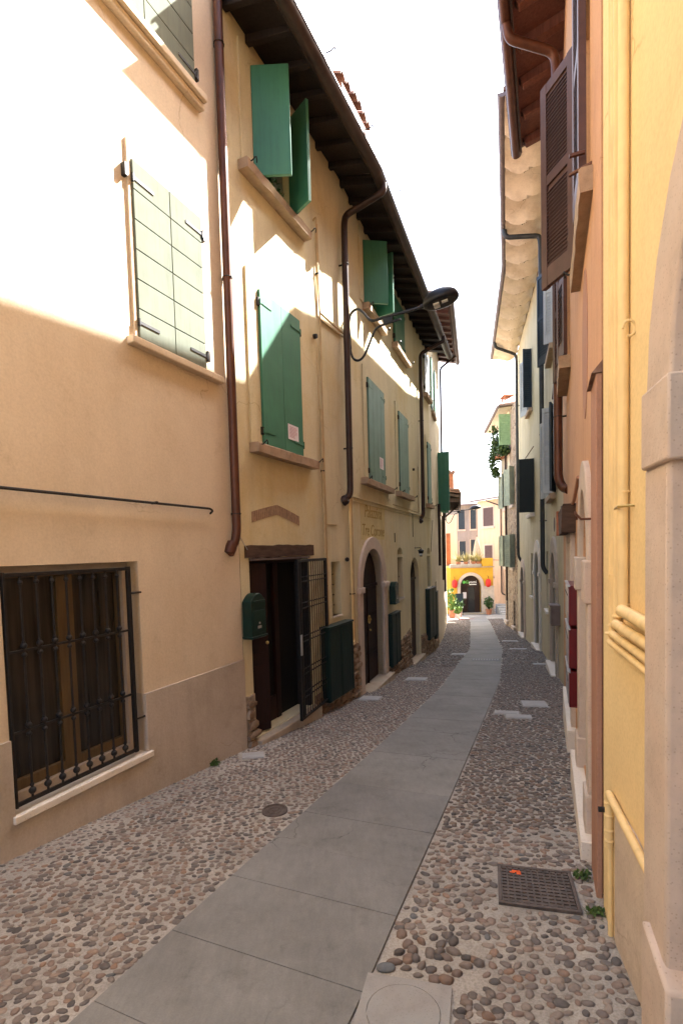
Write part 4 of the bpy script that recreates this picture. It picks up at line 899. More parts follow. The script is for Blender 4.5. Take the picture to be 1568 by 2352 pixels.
def street_lamp(F, a, z, reach, label, s=1.0):
    t = thing('street_lamp', label, 'street lamp', F.P(a, 0, z), 'wall mounted street lamps'); X = N3(F)
    Q = lambda o, h: F.P(a, 0, z) + X*o*s + Z*h*s
    m_ = MB(); m_.lathe(Q(0, .03), [(.045, 0), (.045, .04), (.02, .05)], 12, X); m_.lathe(Q(0, -.37), [(.045, 0), (.045, .04), (.02, .05)], 12, X); obj('mount', m_, 'lamp_metal', t)
    def sm(pts, k=7):      # Catmull-Rom
        P_ = [pts[0]]+pts+[pts[-1]]; out = []
        for i in range(1, len(P_)-2):
            for j in range(k):
                u = j/k; p0, p1, p2, p3 = P_[i-1:i+3]; out.append(.5*((2*p1)+(p2-p0)*u+(2*p0-5*p1+4*p2-p3)*u*u+(3*p1-p0-3*p2+p3)*u**3))
        return out+[P_[-2]]
    up_ = sm([Q(.05, -.37), Q(.03, -.10), Q(.03, .03), Q(.07, .18), Q(.17, .235), Q(.27, .17), Q(.37, .045), Q(.46, .01), Q(.62, .03), Q(.95, .055), Q(1.30, .09)])
    lo_ = sm([Q(.03, .03), Q(.045, -.20), Q(.05, -.40), Q(.10, -.53), Q(.19, -.565), Q(.28, -.50), Q(.36, -.35), Q(.44, -.18), Q(.52, -.10), Q(.70, -.065), Q(.88, -.04)])
    obj('arm', MB().tube(up_, .021*s, 10), 'lamp_metal', t, smooth=True); obj('arm', MB().tube(lo_, .019*s, 10), 'lamp_metal', t, smooth=True)
    m_ = MB(); m_.hexa([Q(.62, -.09)-Vector((F.D.x, F.D.y, 0))*.012, Q(.74, -.07)-Vector((F.D.x, F.D.y, 0))*.012, Q(.74, -.07)+Vector((F.D.x, F.D.y, 0))*.012, Q(.62, -.09)+Vector((F.D.x, F.D.y, 0))*.012, Q(.58, .05)-Vector((F.D.x, F.D.y, 0))*.012, Q(.76, .05)-Vector((F.D.x, F.D.y, 0))*.012, Q(.76, .05)+Vector((F.D.x, F.D.y, 0))*.012, Q(.58, .05)+Vector((F.D.x, F.D.y, 0))*.012]); obj('clamp', m_, 'lamp_metal', t, bevel=.004)
    # head: a domed oval shell tipped up a little
    ax = (Z*.97 - X*.16).normalized(); c_ = Q(1.50, .13); dirx = (X - ax*X.dot(ax)).normalized(); dy = ax.cross(dirx); n = 20; vs_ = []; prof = [(.0, .155), (.35, .15), (.7, .12), (.92, .07), (1, .015), (1, -.02), (.92, -.045), (.80, -.05), (.0, -.04)]
    for r_, h in prof:
        for k in range(n): th = 2*math.pi*k/n; vs_.append(c_ + (dirx*math.cos(th)*.275 + dy*math.sin(th)*.20)*max(r_, .01)*s + ax*h*s)
    obj('head', MB().add(vs_, [(i*n+k, i*n+(k+1) % n, (i+1)*n+(k+1) % n, (i+1)*n+k) for i in range(len(prof)-1) for k in range(n)]), 'lamp_metal', t, smooth=True, angle=50)
    obj('neck', MB().tube([Q(1.18, .08), Q(1.34, .11)], [.03*s, .045*s], 10), 'lamp_metal', t, smooth=True)
    h = obj('lens_plate', MB().add([c_+(dirx*math.cos(2*math.pi*k/n)*.21+dy*math.sin(2*math.pi*k/n)*.15)*s-ax*.052*s for k in range(n)], [tuple(range(n))]), 'iron', t)
    for u, w in ((-.07, -.055), (-.07, .045), (.06, -.055)):
        m_ = MB(); q = lambda a_, b_, e: c_+(dirx*(u+a_)+dy*(w+b_))*s-ax*e*s
        m_.hexa([q(-.045, -.03, .068), q(.045, -.03, .068), q(.045, .03, .068), q(-.045, .03, .068), q(-.045, -.03, .05), q(.045, -.03, .05), q(.045, .03, .05), q(-.045, .03, .05)]); obj('lens', m_, 'lens', t)
    return t
street_lamp(L2B, .27, 5.21, 1.5, 'grey curved-arm street lamp with domed head on the yellow house wall, the nearer one')

# ---------------------------------------------------------------- far left houses
def simple_roof(F, a0, a1, o, z, back=-2.6, rise=1.0, mat='roof_tiles', rows=True, seed=1):
    m_ = MB(); m_.hexa([F.P(a0, o, z), F.P(a1, o, z), F.P(a1, back, z+rise), F.P(a0, back, z+rise), F.P(a0, o, z+.05), F.P(a1, o, z+.05), F.P(a1, back, z+rise+.05), F.P(a0, back, z+rise+.05)])
    obj('roof', m_, mat, root)
    if rows: obj('roof_tile_rows', tile_rows(F, a0+.1, a1-.1, back, z+rise+.04, o-.05, z+.08, .24, .09, seed), 'roof_tiles', root)
root = thing('cream_house', 'cream plastered house with red-brown eaves beyond the yellow house on the left', 'house', L3.P(0, 0, L3.g(0)))
shell(root, L3, .0, L3.L, 8.75, [rect(.9, 1.7, 5.9, 7.4), rect(2.9, 3.7, 2.9, 4.95), rect(1.0, 1.7, -1.0, .5)], 'cream_plaster', revd=.2)
m_ = MB(); m_.hexa([L3.P(-.3, -.1, 8.8), L3.P(4.9, -.1, 8.8), L3.P(4.9, .62, 8.62), L3.P(-.3, .62, 8.62), L3.P(-.3, -.1, 8.84), L3.P(4.9, -.1, 8.84), L3.P(4.9, .62, 8.66), L3.P(-.3, .62, 8.66)]); obj('eaves', m_, 'brown_paint', root)
for i in range(11): a = -.1+i*.46; obj('rafter', MB().hexa([L3.P(a-.05, 0, 8.68), L3.P(a+.05, 0, 8.68), L3.P(a+.05, .58, 8.54), L3.P(a-.05, .58, 8.54), L3.P(a-.05, 0, 8.8), L3.P(a+.05, 0, 8.8), L3.P(a+.05, .6, 8.64), L3.P(a-.05, .6, 8.64)]), 'brown_paint', root)
gutter(root, L3, -.3, 4.9, .70, 8.64, .08); simple_roof(L3, -.3, 4.9, .66, 8.70, seed=4)
for a0, a1, z0, z1, lo in ((.9, 1.7, 5.9, 7.4, 0), (2.9, 3.7, 2.9, 4.95, 1)):
    w = obj('window', MB().box(L3, a0, a1, -.2, -.18, z0, z1), 'window_glass', root); obj('sill', MB().box(L3, a0-.1, a1+.1, -.1, .1, z0-.12, z0-.01), 'sill_stone', w)
    if lo:
        for h, t_ in (((2.85, .03), (2.80, .42)), ((3.75, .03), (4.05, .30))): lf = L3.leaf(*h, *t_); obj('shutter', plank_leaf(lf, lf.L, z0, z1, .04, 3, -.02), 'green_paint', w)
    else:
        obj('shutter', plank_leaf(L3, .45, z0, z1, .04, 2, .02, a0-.45), 'green_paint_pale', w); obj('shutter', plank_leaf(L3, .45, z0, z1, .04, 2, .02, a1), 'green_paint_pale', w)
pipe(root, 'downpipe', 'dark_copper', bend([L3.P(3.95, .68, 8.6), L3.P(3.95, .1, 8.2), L3.P(3.95, .09, .4)], .1), .04, 8); pipe(root, 'downpipe', 'dark_copper', [L3.P(2.2, .09, 3.1), L3.P(2.2, .09, 1.0)], .05, 8)
cabinet(L3, .3, .9, L3.g(.6)+.4, .25, 'dark green cabinet on the cream house, farthest of the green cabinets')
rubble(L3, .0, 2.0, lambda a: L3.g(a)+.35, 8, .02, sz=.18)

root = thing('low_house', 'low house with deep brown eaves and terracotta chimney at the far left', 'house', L4.P(0, 0, L4.g(0)))
shell(root, L4, .0, L4.L, 3.85, [rect(2, 2.8, .6, 2.2), rect(4.4, 5.4, -2.0, .2)], 'cream_plaster', revd=.2, depth=4)
for a0, a1, z0, z1 in ((2, 2.8, .6, 2.2), (4.4, 5.4, -2.3, .2)): obj('window' if z0 > 0 else 'door', MB().box(L4, a0, a1, -.2, -.17, z0, z1), 'dark_wood', root)
m_ = MB(); m_.hexa([L4.P(1.2, -.1, 3.82), L4.P(6.4, -.1, 3.82), L4.P(6.4, .72, 3.62), L4.P(1.2, .72, 3.62), L4.P(1.2, -.1, 3.9), L4.P(6.4, -.1, 3.9), L4.P(6.4, .72, 3.72), L4.P(1.2, .72, 3.72)]); obj('eaves', m_, 'old_wood', root)
for i in range(9): a = 1.4+i*.6; obj('rafter', MB().box(L4, a-.05, a+.05, 0, .68, 3.46, 3.62), 'old_wood', root)
obj('fascia', MB().box(L4, 1.2, 6.4, .70, .76, 3.42, 3.76), 'old_wood', root); simple_roof(L4, 1.1, 6.6, .78, 3.78, rise=.6, seed=9)
obj('brace', MB().tube([L4.P(3.0, .02, 2.9), L4.P(3.0, .66, 3.45)], .04, 6), 'old_wood', root)
c_ = L4.P(4.4, .15, 0); m_ = MB(); m_.box(Fr(c_.x, c_.y, c_.x+1, c_.y, 'L'), -.27, .27, -.27, .27, 3.7, 5.0); k = obj('chimney', m_, 'terracotta', root)
m_ = MB(); Fq = Fr(c_.x, c_.y, c_.x+1, c_.y, 'L'); m_.box(Fq, -.32, .32, -.32, .32, 5.0, 5.06)
for i in range(4): m_.box(Fq, -.3+i*.18, -.22+i*.18, -.3, .3, 5.06, 5.16)
obj('chimney_cap', m_, 'roof_tiles', k)
pipe(root, 'downpipe', 'dark_copper', [L4.P(1.2, .09, 3.6), L4.P(1.2, .09, -.2)], .045, 8)
street_lamp(L4, 6.6, 3.42, 1.3, 'smaller looking street lamp with dark dome far down the lane', 1.0)

# ---------------------------------------------------------------- shop at the end
root = thing('shop_building', 'small orange-yellow restaurant building with a stone arch closing the lane', 'building', SH.P(0, 0, SH.g(0)))
ia = arch(.52, 1.86, -3.2, -.92, .68); oa = arch(.32, 2.06, -3.2, -.92, .88)
m_ = MB(); m_.holed(SH, [(-.1, -3.2), (2.66, -3.2), (2.66, .30), (-.1, .30)], [ia]); m_.reveal(SH, ia, 0, -.3)
for a in (-.1, 2.66): m_.add([SH.P(a, 0, -3.2), SH.P(a, -3, -3.2), SH.P(a, -3, .3), SH.P(a, 0, .3)], [(0, 1, 2, 3)])
m_.add([SH.P(-.1, 0, .3), SH.P(2.66, 0, .3), SH.P(2.66, -3, .3), SH.P(-.1, -3, .3)], [(0, 1, 2, 3)]); obj('wall', m_, 'shop_plaster', root)
obj('arch', MB().ring(SH, oa, ia, -.2, .05), 'portal_stone', root, bevel=.01)
obj('pier', MB().box(SH, 2.06, 2.70, -.1, .06, -3.2, -.95), 'portal_stone', root, bevel=.01)
d = obj('door', MB().box(SH, .5, 1.9, -.34, -.28, -3.2, -.2), 'dark_wood', root)
obj('door_frame', MB().box(SH, 1.0, 1.06, -.28, -.24, -3.1, -.98), 'dark_wood', d); obj('door_frame', MB().box(SH, .52, 1.86, -.28, -.24, -1.0, -.93), 'dark_wood', d)
obj('glass', MB().box(SH, 1.06, 1.5, -.275, -.27, -3.0, -1.0), 'window_glass', d); obj('menu', MB().box(SH, .72, .96, -.26, -.25, -1.75, -1.35), 'paper', d)
sg = obj('sign_disc', MB().lathe(SH.P(.80, -.24, -.68), [(.10, 0), (.10, .03)], 20, N3(SH)), 'sign_green', root)
text('Gi', SH, 1.03, -.2, -.76, .26, 'sign_green', root); text('yomi', SH, 1.37, -.2, -.76, .26, 'sign_white', root); obj('sign_underline', MB().box(SH, 1.16, 1.62, -.2, -.19, -.87, -.82), 'sign_white', root)
obj('cornice', MB().box(SH, -.15, 2.72, -.1, .09, .26, .33), 'sill_stone', root, bevel=.01); obj('parapet', MB().box(SH, 1.95, 2.66, -.5, .03, .33, .86), 'shop_plaster', root, bevel=.01)
obj('parapet', MB().box(SH, -.1, 1.9, -.4, .02, .33, .50), 'grey_portal_stone', root, bevel=.01)
obj('step', MB().box(SH, .3, 2.1, 0, .3, -3.1, -2.66), 'step_stone', root, bevel=.02)
for a, s_ in ((.45, 31), (.95, 32), (1.45, 33), (1.75, 34)):
    t = thing('terrace_plant', ['spiky dry-green plant on the terrace parapet, leftmost one', 'spiky plant on the terrace parapet, second from the left', 'spiky plant on the terrace parapet, third from the left', 'spiky plant on the terrace parapet beside the orange block'][s_-31], 'plant', SH.P(a, -.2, .5), 'spiky plants on the terrace parapet')
    obj('foliage', blades(SH.P(a, -.2, .62), 100, .85, s_, .026, 1.0), 'dry_foliage', t); obj('pot', MB().lathe(SH.P(a, -.2, .50), [(.12, 0), (.15, .16), (.14, .16)], 12), 'terracotta', t)
t = thing('parasol', 'closed beige parasol standing on the shop terrace', 'parasol', SH.P(2.05, -1.6, .3))
obj('canopy', MB().lathe(SH.P(2.05, -1.6, .3), [(.10, .45), (.30, .62), (.26, 1.0), (.15, 1.6), (.05, 2.0)], 8), 'canvas', t); obj('pole', MB().tube([SH.P(2.05, -1.6, .3), SH.P(2.05, -1.6, 2.38)], .025, 8), 'dark_wood', t)
for a, lab in ((.10, 'red paper lantern left of the shop arch'), (2.28, 'red paper lantern right of the shop arch')):
    t = thing('paper_lantern', lab, 'lantern', SH.P(a, .2, -.8), 'red lanterns by the shop arch'); obj('shade', MB().lathe(SH.P(a, .22, -1.0), [(.08, 0), (.16, .08), (.18, .26), (.16, .44), (.08, .52)], 14), 'red_fabric', t, smooth=True); obj('hanger', MB().tube([SH.P(a, .22, -.48), SH.P(a, .22, -.30), SH.P(a, -.02, -.28)], .012, 6), 'iron', t)
def pot_plant(x, y, h, r_, label, leafmat, potmat, seed, lh):
    z = gz(y); t = thing('potted_plant', label, 'plant', (x, y, z), 'potted plants by the shop door'); obj('pot', MB().lathe((x, y, z), [(r_*.7, 0), (r_, h), (r_*.9, h)], 14), potmat, t)
    m_ = blades((x, y, z+h), 26, lh*.8, seed, .035, .8); m2 = leaves([((x, y, z+h+lh*.45), (r_*1.3, r_*1.3, lh*.45))], 150, .16, seed); m_.add(m2.v, m2.f); obj('foliage', m_, leafmat, t)
pot_plant(6.55, 30.6, .45, .22, 'tall bright green leafy plant in a pot at the far left of the lane', 'bright_foliage', 'terracotta', 41, 1.5)
pot_plant(7.0, 30.9, .5, .24, 'small plant in a pink pot at the far end', 'foliage', 'pink_pot', 42, .5)
pot_plant(6.75, 29.9, .28, .16, 'low flowering plant in a small terracotta pot', 'bright_foliage', 'pink_pot', 43, .4)
pot_plant(9.35, 32.7, .35, .2, 'palm-like plant in a pot right of the shop door', 'foliage', 'terracotta', 44, .9)
obj('mat', MB().box(Fr(6.6, 29.2, 7.6, 29.0, 'L'), 0, .9, -.2, .2, gz(29)-.01, gz(29)+.015), 'red_paint'); tag(bpy.data.objects['mat'], 'small red mat on the ground by the pots', 'mat')
bpy.data.objects['mat'].name = 'door_mat'
t = thing('menu_stand', 'dark menu stand beside the shop door among the pots', 'sign', (7.45, 32.6, gz(32.6))); Fq = Fr(7.2, 32.6, 8.2, 32.6, 'L')
obj('board', MB().box(Fq, 0, .5, -.02, .02, gz(32.6)+.7, gz(32.6)+1.4), 'blue_shutter_paint', t)
for a in (.02, .45): obj('leg', MB().box(Fq, a, a+.03, -.015, .015, gz(32.6), gz(32.6)+.75), 'iron', t)
# orange wall piece at left of the shop, steps at its right
OW = Fr(6.6, 36.0, 8.4, 36.0, 'L'); root = thing('orange_corner_house', 'narrow orange house with a rust brown shutter behind the pots at the far left', 'house', OW.P(0, 0, OW.g(0)))
shell(root, OW, -.5, 1.55, 3.9, [], 'far_peach_plaster', depth=4); obj('shutter', MB().box(OW, .62, 1.05, 0, .06, .4, 2.6), 'rust_shutter', root); obj('balcony', MB().box(OW, .3, 1.6, 0, .5, .15, .3), 'white_stone', root)
t = thing('stone_steps', 'dark stone steps rising between the shop and the rubble house', 'steps', (10.4, 33, gz(33)))
for i in range(5): Fq = Fr(9.95, 31.9+i*.35, 12.2, 31.2+i*.35, 'L'); obj('step', MB().box(Fq, 0, 2.4, -.35, 0, -3.2, gz(33)+.12*(i+1)), 'cover_stone', t, bevel=.01)
root = thing('shaded_back_house', 'house with shade painted into its grey-brown walls and with dark windows behind the shop terrace', 'house', BK.P(0, 0, BK.g(0)))
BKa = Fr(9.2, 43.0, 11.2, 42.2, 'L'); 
shell(root, BKa, -.5, 2.35, 5.05, [], 'far_shade_plaster', depth=5)  # wall colour carries the shade that falls on this part
for a0, a1, z0, z1 in ((.65, 1.15, 3.1, 4.7), (1.62, 2.05, 3.1, 4.7), (.7, 1.2, .4, 2.1), (1.62, 2.05, .3, 2.2)):
    w = obj('window', MB().box(BKa, a0, a1, 0, .03, z0, z1), 'blue_shutter_paint', root); obj('frame', MB().box(BKa, a0-.06, a0, 0, .05, z0-.05, z1+.05), 'far_peach_plaster', w); obj('sill', MB().box(BKa, a0-.08, a1+.08, 0, .1, z0-.14, z0-.02), 'portal_stone', w)
obj('roof', MB().hexa([BKa.P(-.6, .5, 5.0), BKa.P(2.5, .5, 5.0), BKa.P(2.5, -3, 5.8), BKa.P(-.6, -3, 5.8), BKa.P(-.6, .5, 5.12), BKa.P(2.5, .5, 5.12), BKa.P(2.5, -3, 5.95), BKa.P(-.6, -3, 5.95)]), 'grey_gutter', root)
root = thing('peach_back_house', 'sunlit peach house with a dark shuttered window rising behind the shop on the right', 'house', BK.P(3.4, 0, BK.g(3.4)))
BKb = Fr(10.92, 41.0, 12.3, 37.6, 'R'); BKb.N = Vector((-.927, -.376))
m_ = shell(root, BKb, 0, 9, 5.2, [], 'far_peach_plaster', depth=5)
nb_ = BKb.N
for a0, a1, z0, z1 in ((.75, 1.95, 3.2, 4.6), (.9, 1.8, -.6, 1.7)):
    w = obj('window', MB().box(BKb, a0, a1, 0, .04, z0, z1), 'brown_paint', root); obj('frame', MB().box(BKb, a0-.12, a1+.12, 0, .03, z0-.12, z1+.12), 'portal_stone', w); obj('sill', MB().box(BKb, a0-.15, a1+.15, 0, .12, z0-.2, z0-.08), 'portal_stone', w)
obj('roof', MB().hexa([BKb.P(-.3, .5, 5.15), BKb.P(9, .5, 5.15), BKb.P(9, -3, 6.0), BKb.P(-.3, -3, 6.0), BKb.P(-.3, .5, 5.27), BKb.P(9, .5, 5.27), BKb.P(9, -3, 6.12), BKb.P(-.3, -3, 6.12)]), 'grey_gutter', root)
pipe(root, 'downpipe', 'dark_copper', bend([BKb.P(1.7, .5, 5.1), BKb.P(2.9, .1, 4.6), BKb.P(2.9, .1, -1.9), BKb.P(4.5, .1, -2.3)], .15), .05, 8)
pipe(root, 'cable', 'iron', [BKb.P(0, .02, .6), BKb.P(5, .02, .55)], .02, 5)
t = obj('antenna', MB().tube([BKb.P(1.2, -.6, 5.3), BKb.P(1.2, -.6, 5.95)], .025, 6).tube([BKb.P(.9, -.6, 5.95), BKb.P(1.6, -.6, 5.85)], .04, 6), 'terracotta', root)

# ---------------------------------------------------------------- rubble stone house on the far right
root = thing('rubble_house', 'old rubble stone house with pale green louvred shutters far down on the right', 'house', RS.P(0, 0, RS.g(0)))
hs = [rect(.75, 1.5, 3.4, 5.0), rect(.8, 1.5, .68, 2.1), rect(2.75, 3.3, 3.4, 4.95), rect(2.75, 3.3, .65, 2.1), rect(.7, 1.2, -1.9, -.8), rect(2.6, 3.1, -1.9, -.6)]
shell(root, RS, 0, RS.L, 7.6, hs, 'rubble_wall', revd=.3, depth=6)
for h in hs:
    (a0, z0), (a1, _), (_, z1), _ = h; w = obj('window', MB().box(RS, a0, a1, -.26, -.24, z0, z1), 'window_glass', root); obj('sill', MB().box(RS, a0-.1, a1+.1, -.1, .10, z0-.14, z0-.01), 'portal_stone', w)
    if z0 > 0:
        for aa, ll in ((a0-.02, -.35), (a1+.02, .3)):
            lf = RS.leaf(aa, .02, aa+ll*.6, .26); obj('shutter', louvre_leaf(lf, lf.L, z0, z1, .04, 0, 0, 2, .09, .05), 'grey_green_louvre', w)
lf = RS.leaf(1.55, .0, 1.50, .50); obj('shutter', louvre_leaf(lf, lf.L, 6.05, 7.40, .05, 0, 0, 1, .10, .05), 'mint_louvre_paint', root)
obj('roof', MB().add([(7.0, 22.6, 7.62), (7.85, 27.6, 7.62), (12, 27.6, 8.2), (12, 22.0, 8.2), (9.2, 25, 9.2), (7.0, 22.6, 7.74), (7.85, 27.6, 7.74), (12, 27.6, 8.3), (12, 22.0, 8.3)], [(0, 1, 2, 3), (5, 6, 4), (6, 7, 4), (7, 8, 4), (8, 5, 4), (0, 1, 6, 5), (3, 0, 5, 8), (1, 2, 7, 6), (2, 3, 8, 7)]), 'roof_tiles', root)
obj('eaves', MB().add([(7.02, 22.64, 7.56), (7.87, 27.58, 7.56), (8.6, 27.58, 7.6), (9.6, 24, 7.8), (9.8, 22.32, 7.8), (7.02, 22.64, 7.60), (7.87, 27.58, 7.60), (8.6, 27.58, 7.61), (9.6, 24, 7.81), (9.8, 22.32, 7.81)], [(0, 1, 2, 3, 4), (5, 6, 7, 8, 9), (0, 1, 6, 5), (4, 0, 5, 9)]), 'cream_plaster', root)
gutter(root, RS, 0, 0, 0, 0, .07, 'grey_gutter', arcs=[(12, 21.93, 8.2), (6.97, 22.53, 7.66), (7.80, 27.6, 7.66)])
obj('upper_wall', MB().box(Fr(7.62, 23.0, 8.62, 22.9, 'L'), 0, 3, -2, 0, 5.0, 7.66), 'cream_plaster', root)
pipe(root, 'downpipe', 'dark_copper', [RS.P(2.3, .1, 7.5), RS.P(2.3, .1, -.9)], .05, 8)
k = obj('chimney', MB().box(Fr(7.6, 24, 8.6, 24, 'L'), 0, .5, -.25, .25, 7.7, 8.15), 'terracotta', root); m_ = MB()
for x, y in ((.03, -.2), (.4, -.2), (.03, .14), (.4, .14)): m_.box(Fr(7.6, 24, 8.6, 24, 'L'), x, x+.07, y, y+.07, 8.15, 8.42)
m_.lathe((7.85, 24, 8.42), [(.42, 0), (.40, .05), (.05, .25)], 4); obj('chimney_cap', m_, 'terracotta', k)
tag(obj('trailing_plant', leaves([(RS.P(2.6, .45, 6.6), (.35, .4, .55)), (RS.P(3.0, .35, 6.1), (.3, .35, .6)), (RS.P(2.2, .35, 6.0), (.4, .25, .35)), (RS.P(3.3, .55, 5.6), (.2, .2, .5)), (RS.P(1.6, .3, 5.8), (.3, .2, .25)), (RS.P(3.4, .4, 5.1), (.15, .2, .25))], 1500, .13, 77), 'foliage', loc=RS.P(2.8, 0, 5.5)), 'green trailing plant spilling from the corner balcony of the rubble stone house', 'plant')
obj('balcony', MB().box(RS, 1.7, 3.5, 0, .45, 5.72, 5.86), 'terracotta', root)

for lab, y0, y1, zt_ in (('unseen cream house added behind the rubble house to narrow the sun, nearer one of two', 25.2, 30.2, 4.6), ('unseen cream house added behind the rubble house to narrow the sun, farther one of two', 31.0, 32.3, 4.2)):  # unseen blocks added so only a narrow sun band reaches the lane's end
    Fq = Fr(.345*y0, y0, .345*y1, y1, 'R'); root = thing('sun_blocker_house', lab, 'house', Fq.P(0, 0, gz(y0))); shell(root, Fq, 0, Fq.L, zt_, [], 'cream_plaster', depth=4); simple_roof(Fq, 0, Fq.L, .3, zt_, rows=False, rise=.7)

# ---------------------------------------------------------------- olive house
root = thing('olive_house', 'tall olive-cream plastered house with scalloped eaves on the right', 'house', RG.P(0, 0, RG.g(0)))
h1 = [rect(1.5, 2.5, 2.65, 4.35), rect(1.4, 2.4, 5.55, 7.5), arch(1.22, 2.38, RG.g(1.8)+.05, .86, .58), rect(3.60, 4.25, .0, 1.45)]
h2 = [arch(.40, 1.40, RG2.g(.9)+.05, .80, .60), rect(1.95, 2.55, -.05, 1.35), arch(4.45, 5.55, RG2.g(5)+.05, .30, .5), rect(1.60, 2.5, 2.66, 4.28), rect(1.9, 2.75, 5.95, 7.75)]
shell(root, RG, 0, RG.L, 9.27, h1, 'olive_plaster', revd=.28, depth=5, back=False); shell(root, RG2, 0, RG2.L, 9.27, h2, 'olive_plaster', revd=.28, back=False)
m_ = MB()
for Fq, a in ((RG, .0), (RG2, RG2.L)): m_.add([Fq.P(a, 0, -3), Fq.P(a, -5, -3), Fq.P(a, -5, 9.27), Fq.P(a, 0, 9.27)], [(0, 1, 2, 3)])
for dd in (5, .32): m_.add([RG.P(0, -dd, -3), RG.P(RG.L, -dd, -3), RG.P(RG.L, -dd, 9.27), RG.P(0, -dd, 9.27)], [(0, 1, 2, 3)]); m_.add([RG2.P(0, -dd, -3), RG2.P(RG2.L, -dd, -3), RG2.P(RG2.L, -dd, 9.27), RG2.P(0, -dd, 9.27)], [(0, 1, 2, 3)])
obj('back_wall', m_, 'olive_plaster', root)
# scalloped plaster soffit
ax_pts = []; ln = RG.L + RG2.L; pitch = .88; nx = int(ln/pitch*18)
def onrg(t, o, z):
    f = .5-.5*math.cos(math.pi*min(1, max(0, (t-RG.L+.8)/1.6))) ; p = RG.P(t, o, z); q = RG2.P(t-RG.L, o, z); return p*(1-f)+q*f
m_ = MB(); no = 10
for i in range(nx+1):
    t = .05+(ln-.05)*i/nx
    for j in range(no+1):
        o = .90*j/no; ph = (t/pitch + .10*math.sin(o/.9*6.283)) % 1.0; zz = 9.44 - .10*j/no - .38*(ph**1.7)*(1 if ph < .93 else (1-ph)/.07) * math.sin(math.pi*min(1, .22+.7*j/no))
        m_.v.append(tuple(onrg(t, o, zz)))
for i in range(nx):
    for j in range(no): k = i*(no+1)+j; m_.f.append((k, k+1, k+no+2, k+no+1))
obj('soffit', m_, 'soffit_plaster', root, smooth=True, angle=32)
gutter(root, RG, 0, 0, 0, 0, .075, 'grey_gutter', arcs=[onrg(.03+i*(ln+.07)/16, .93, 9.40) for i in range(17)])
m_ = MB(); g_ = [onrg(.05+i*(ln+.05)/14, o, z) for i in range(15) for o, z in ((.92, 9.44), (-3.2, 10.7), (-3.2, 10.78), (.92, 9.50))]
m_.add(g_, [(i*4+k, (i+1)*4+k, (i+1)*4+(k+1) % 4, i*4+(k+1) % 4) for i in range(14) for k in range(4)] + [(0, 1, 2, 3), (56, 57, 58, 59)]); obj('roof', m_, 'roof_tiles', root)
pipe(root, 'downpipe', 'blue_grey_metal', bend([RG.P(3.95, .93, 9.38), RG.P(3.95, .90, 9.14), RG.P(3.95, .12, 9.02), RG.P(3.95, .10, 8.8), RG.P(3.95, .10, 1.05), RG.P(3.9, .0, .9)], .12), .055, 12, [(RG.P(3.95, .1, z), RG.N) for z in (7.5, 4.3, 2.2)])
pipe(root, 'downpipe', 'blue_grey_metal', bend([RG2.P(5.2, .93, 9.38), RG2.P(5.3, .9, 9.16), RG2.P(5.7, .12, 8.95), RG2.P(5.7, .1, 8.6), RG2.P(5.7, .1, 1.2), RG2.P(5.65, 0, 1.0)], .12), .055, 10, [(RG2.P(5.7, .1, z), RG2.N) for z in (7, 4)])
def ogwin(F, a0, a1, z0, z1, leaves_, glassz='window_glass'):
    w = obj('window', MB().box(F, a0, a1, -.22, -.2, z0, z1), glassz, root); obj('sill', MB().box(F, a0-.12, a1+.12, -.1, .12, z0-.13, z0-.02), 'sill_stone', w, bevel=.01)
    obj('frame', MB().box(F, (a0+a1)/2-.04, (a0+a1)/2+.04, -.2, -.15, z0, z1), 'white_paint', w)
    for (h, t_, mt) in leaves_: lf = F.leaf(*h, *t_); obj('shutter', louvre_leaf(lf, lf.L, z0, z1, .04, 0, 0, 2, .06, .05), mt, w)
ogwin(RG, 1.5, 2.5, 2.65, 4.35, [((1.5, .02), (1.12, .14), 'blue_shutter_paint'), ((1.52, .03), (1.62, .22), 'white_shutter_paint'), ((2.5, .03), (3.0, .16), 'white_shutter_paint')])
ogwin(RG, 1.4, 2.4, 5.55, 7.5, [((1.4, .02), (1.45, .20), 'white_shutter_paint'), ((2.4, .03), (2.8, .22), 'blue_shutter_paint')])
ogwin(RG2, 1.9, 2.75, 5.95, 7.75, [((1.9, .02), (1.85, .28), 'blue_shutter_paint'), ((2.75, .03), (3.2, .20), 'white_shutter_paint')])
w = obj('window', MB().box(RG2, 1.6, 2.5, -.22, -.2, 2.66, 4.28), 'window_glass', root); obj('sill', rough_sill(RG2, 1.45, 2.7, 2.50, 2.62, .14), 'white_stone', w); lf = RG2.leaf(1.58, .0, 1.62, .44); obj('shutter', plank_leaf(lf, lf.L, 2.64, 4.30, .05, 1, 0), 'black_green_paint', w, bevel=.01)
obj('shutter_stay', MB().tube([RG2.P(1.45, .02, 4.65), RG2.P(1.62, .25, 4.32)], .014, 5), 'brown_copper', w)
obj('awning_rail', MB().tube([RG.P(.6, .04, 5.0), RG.P(1.5, .04, 4.5)], .02, 6), 'brown_copper', root)
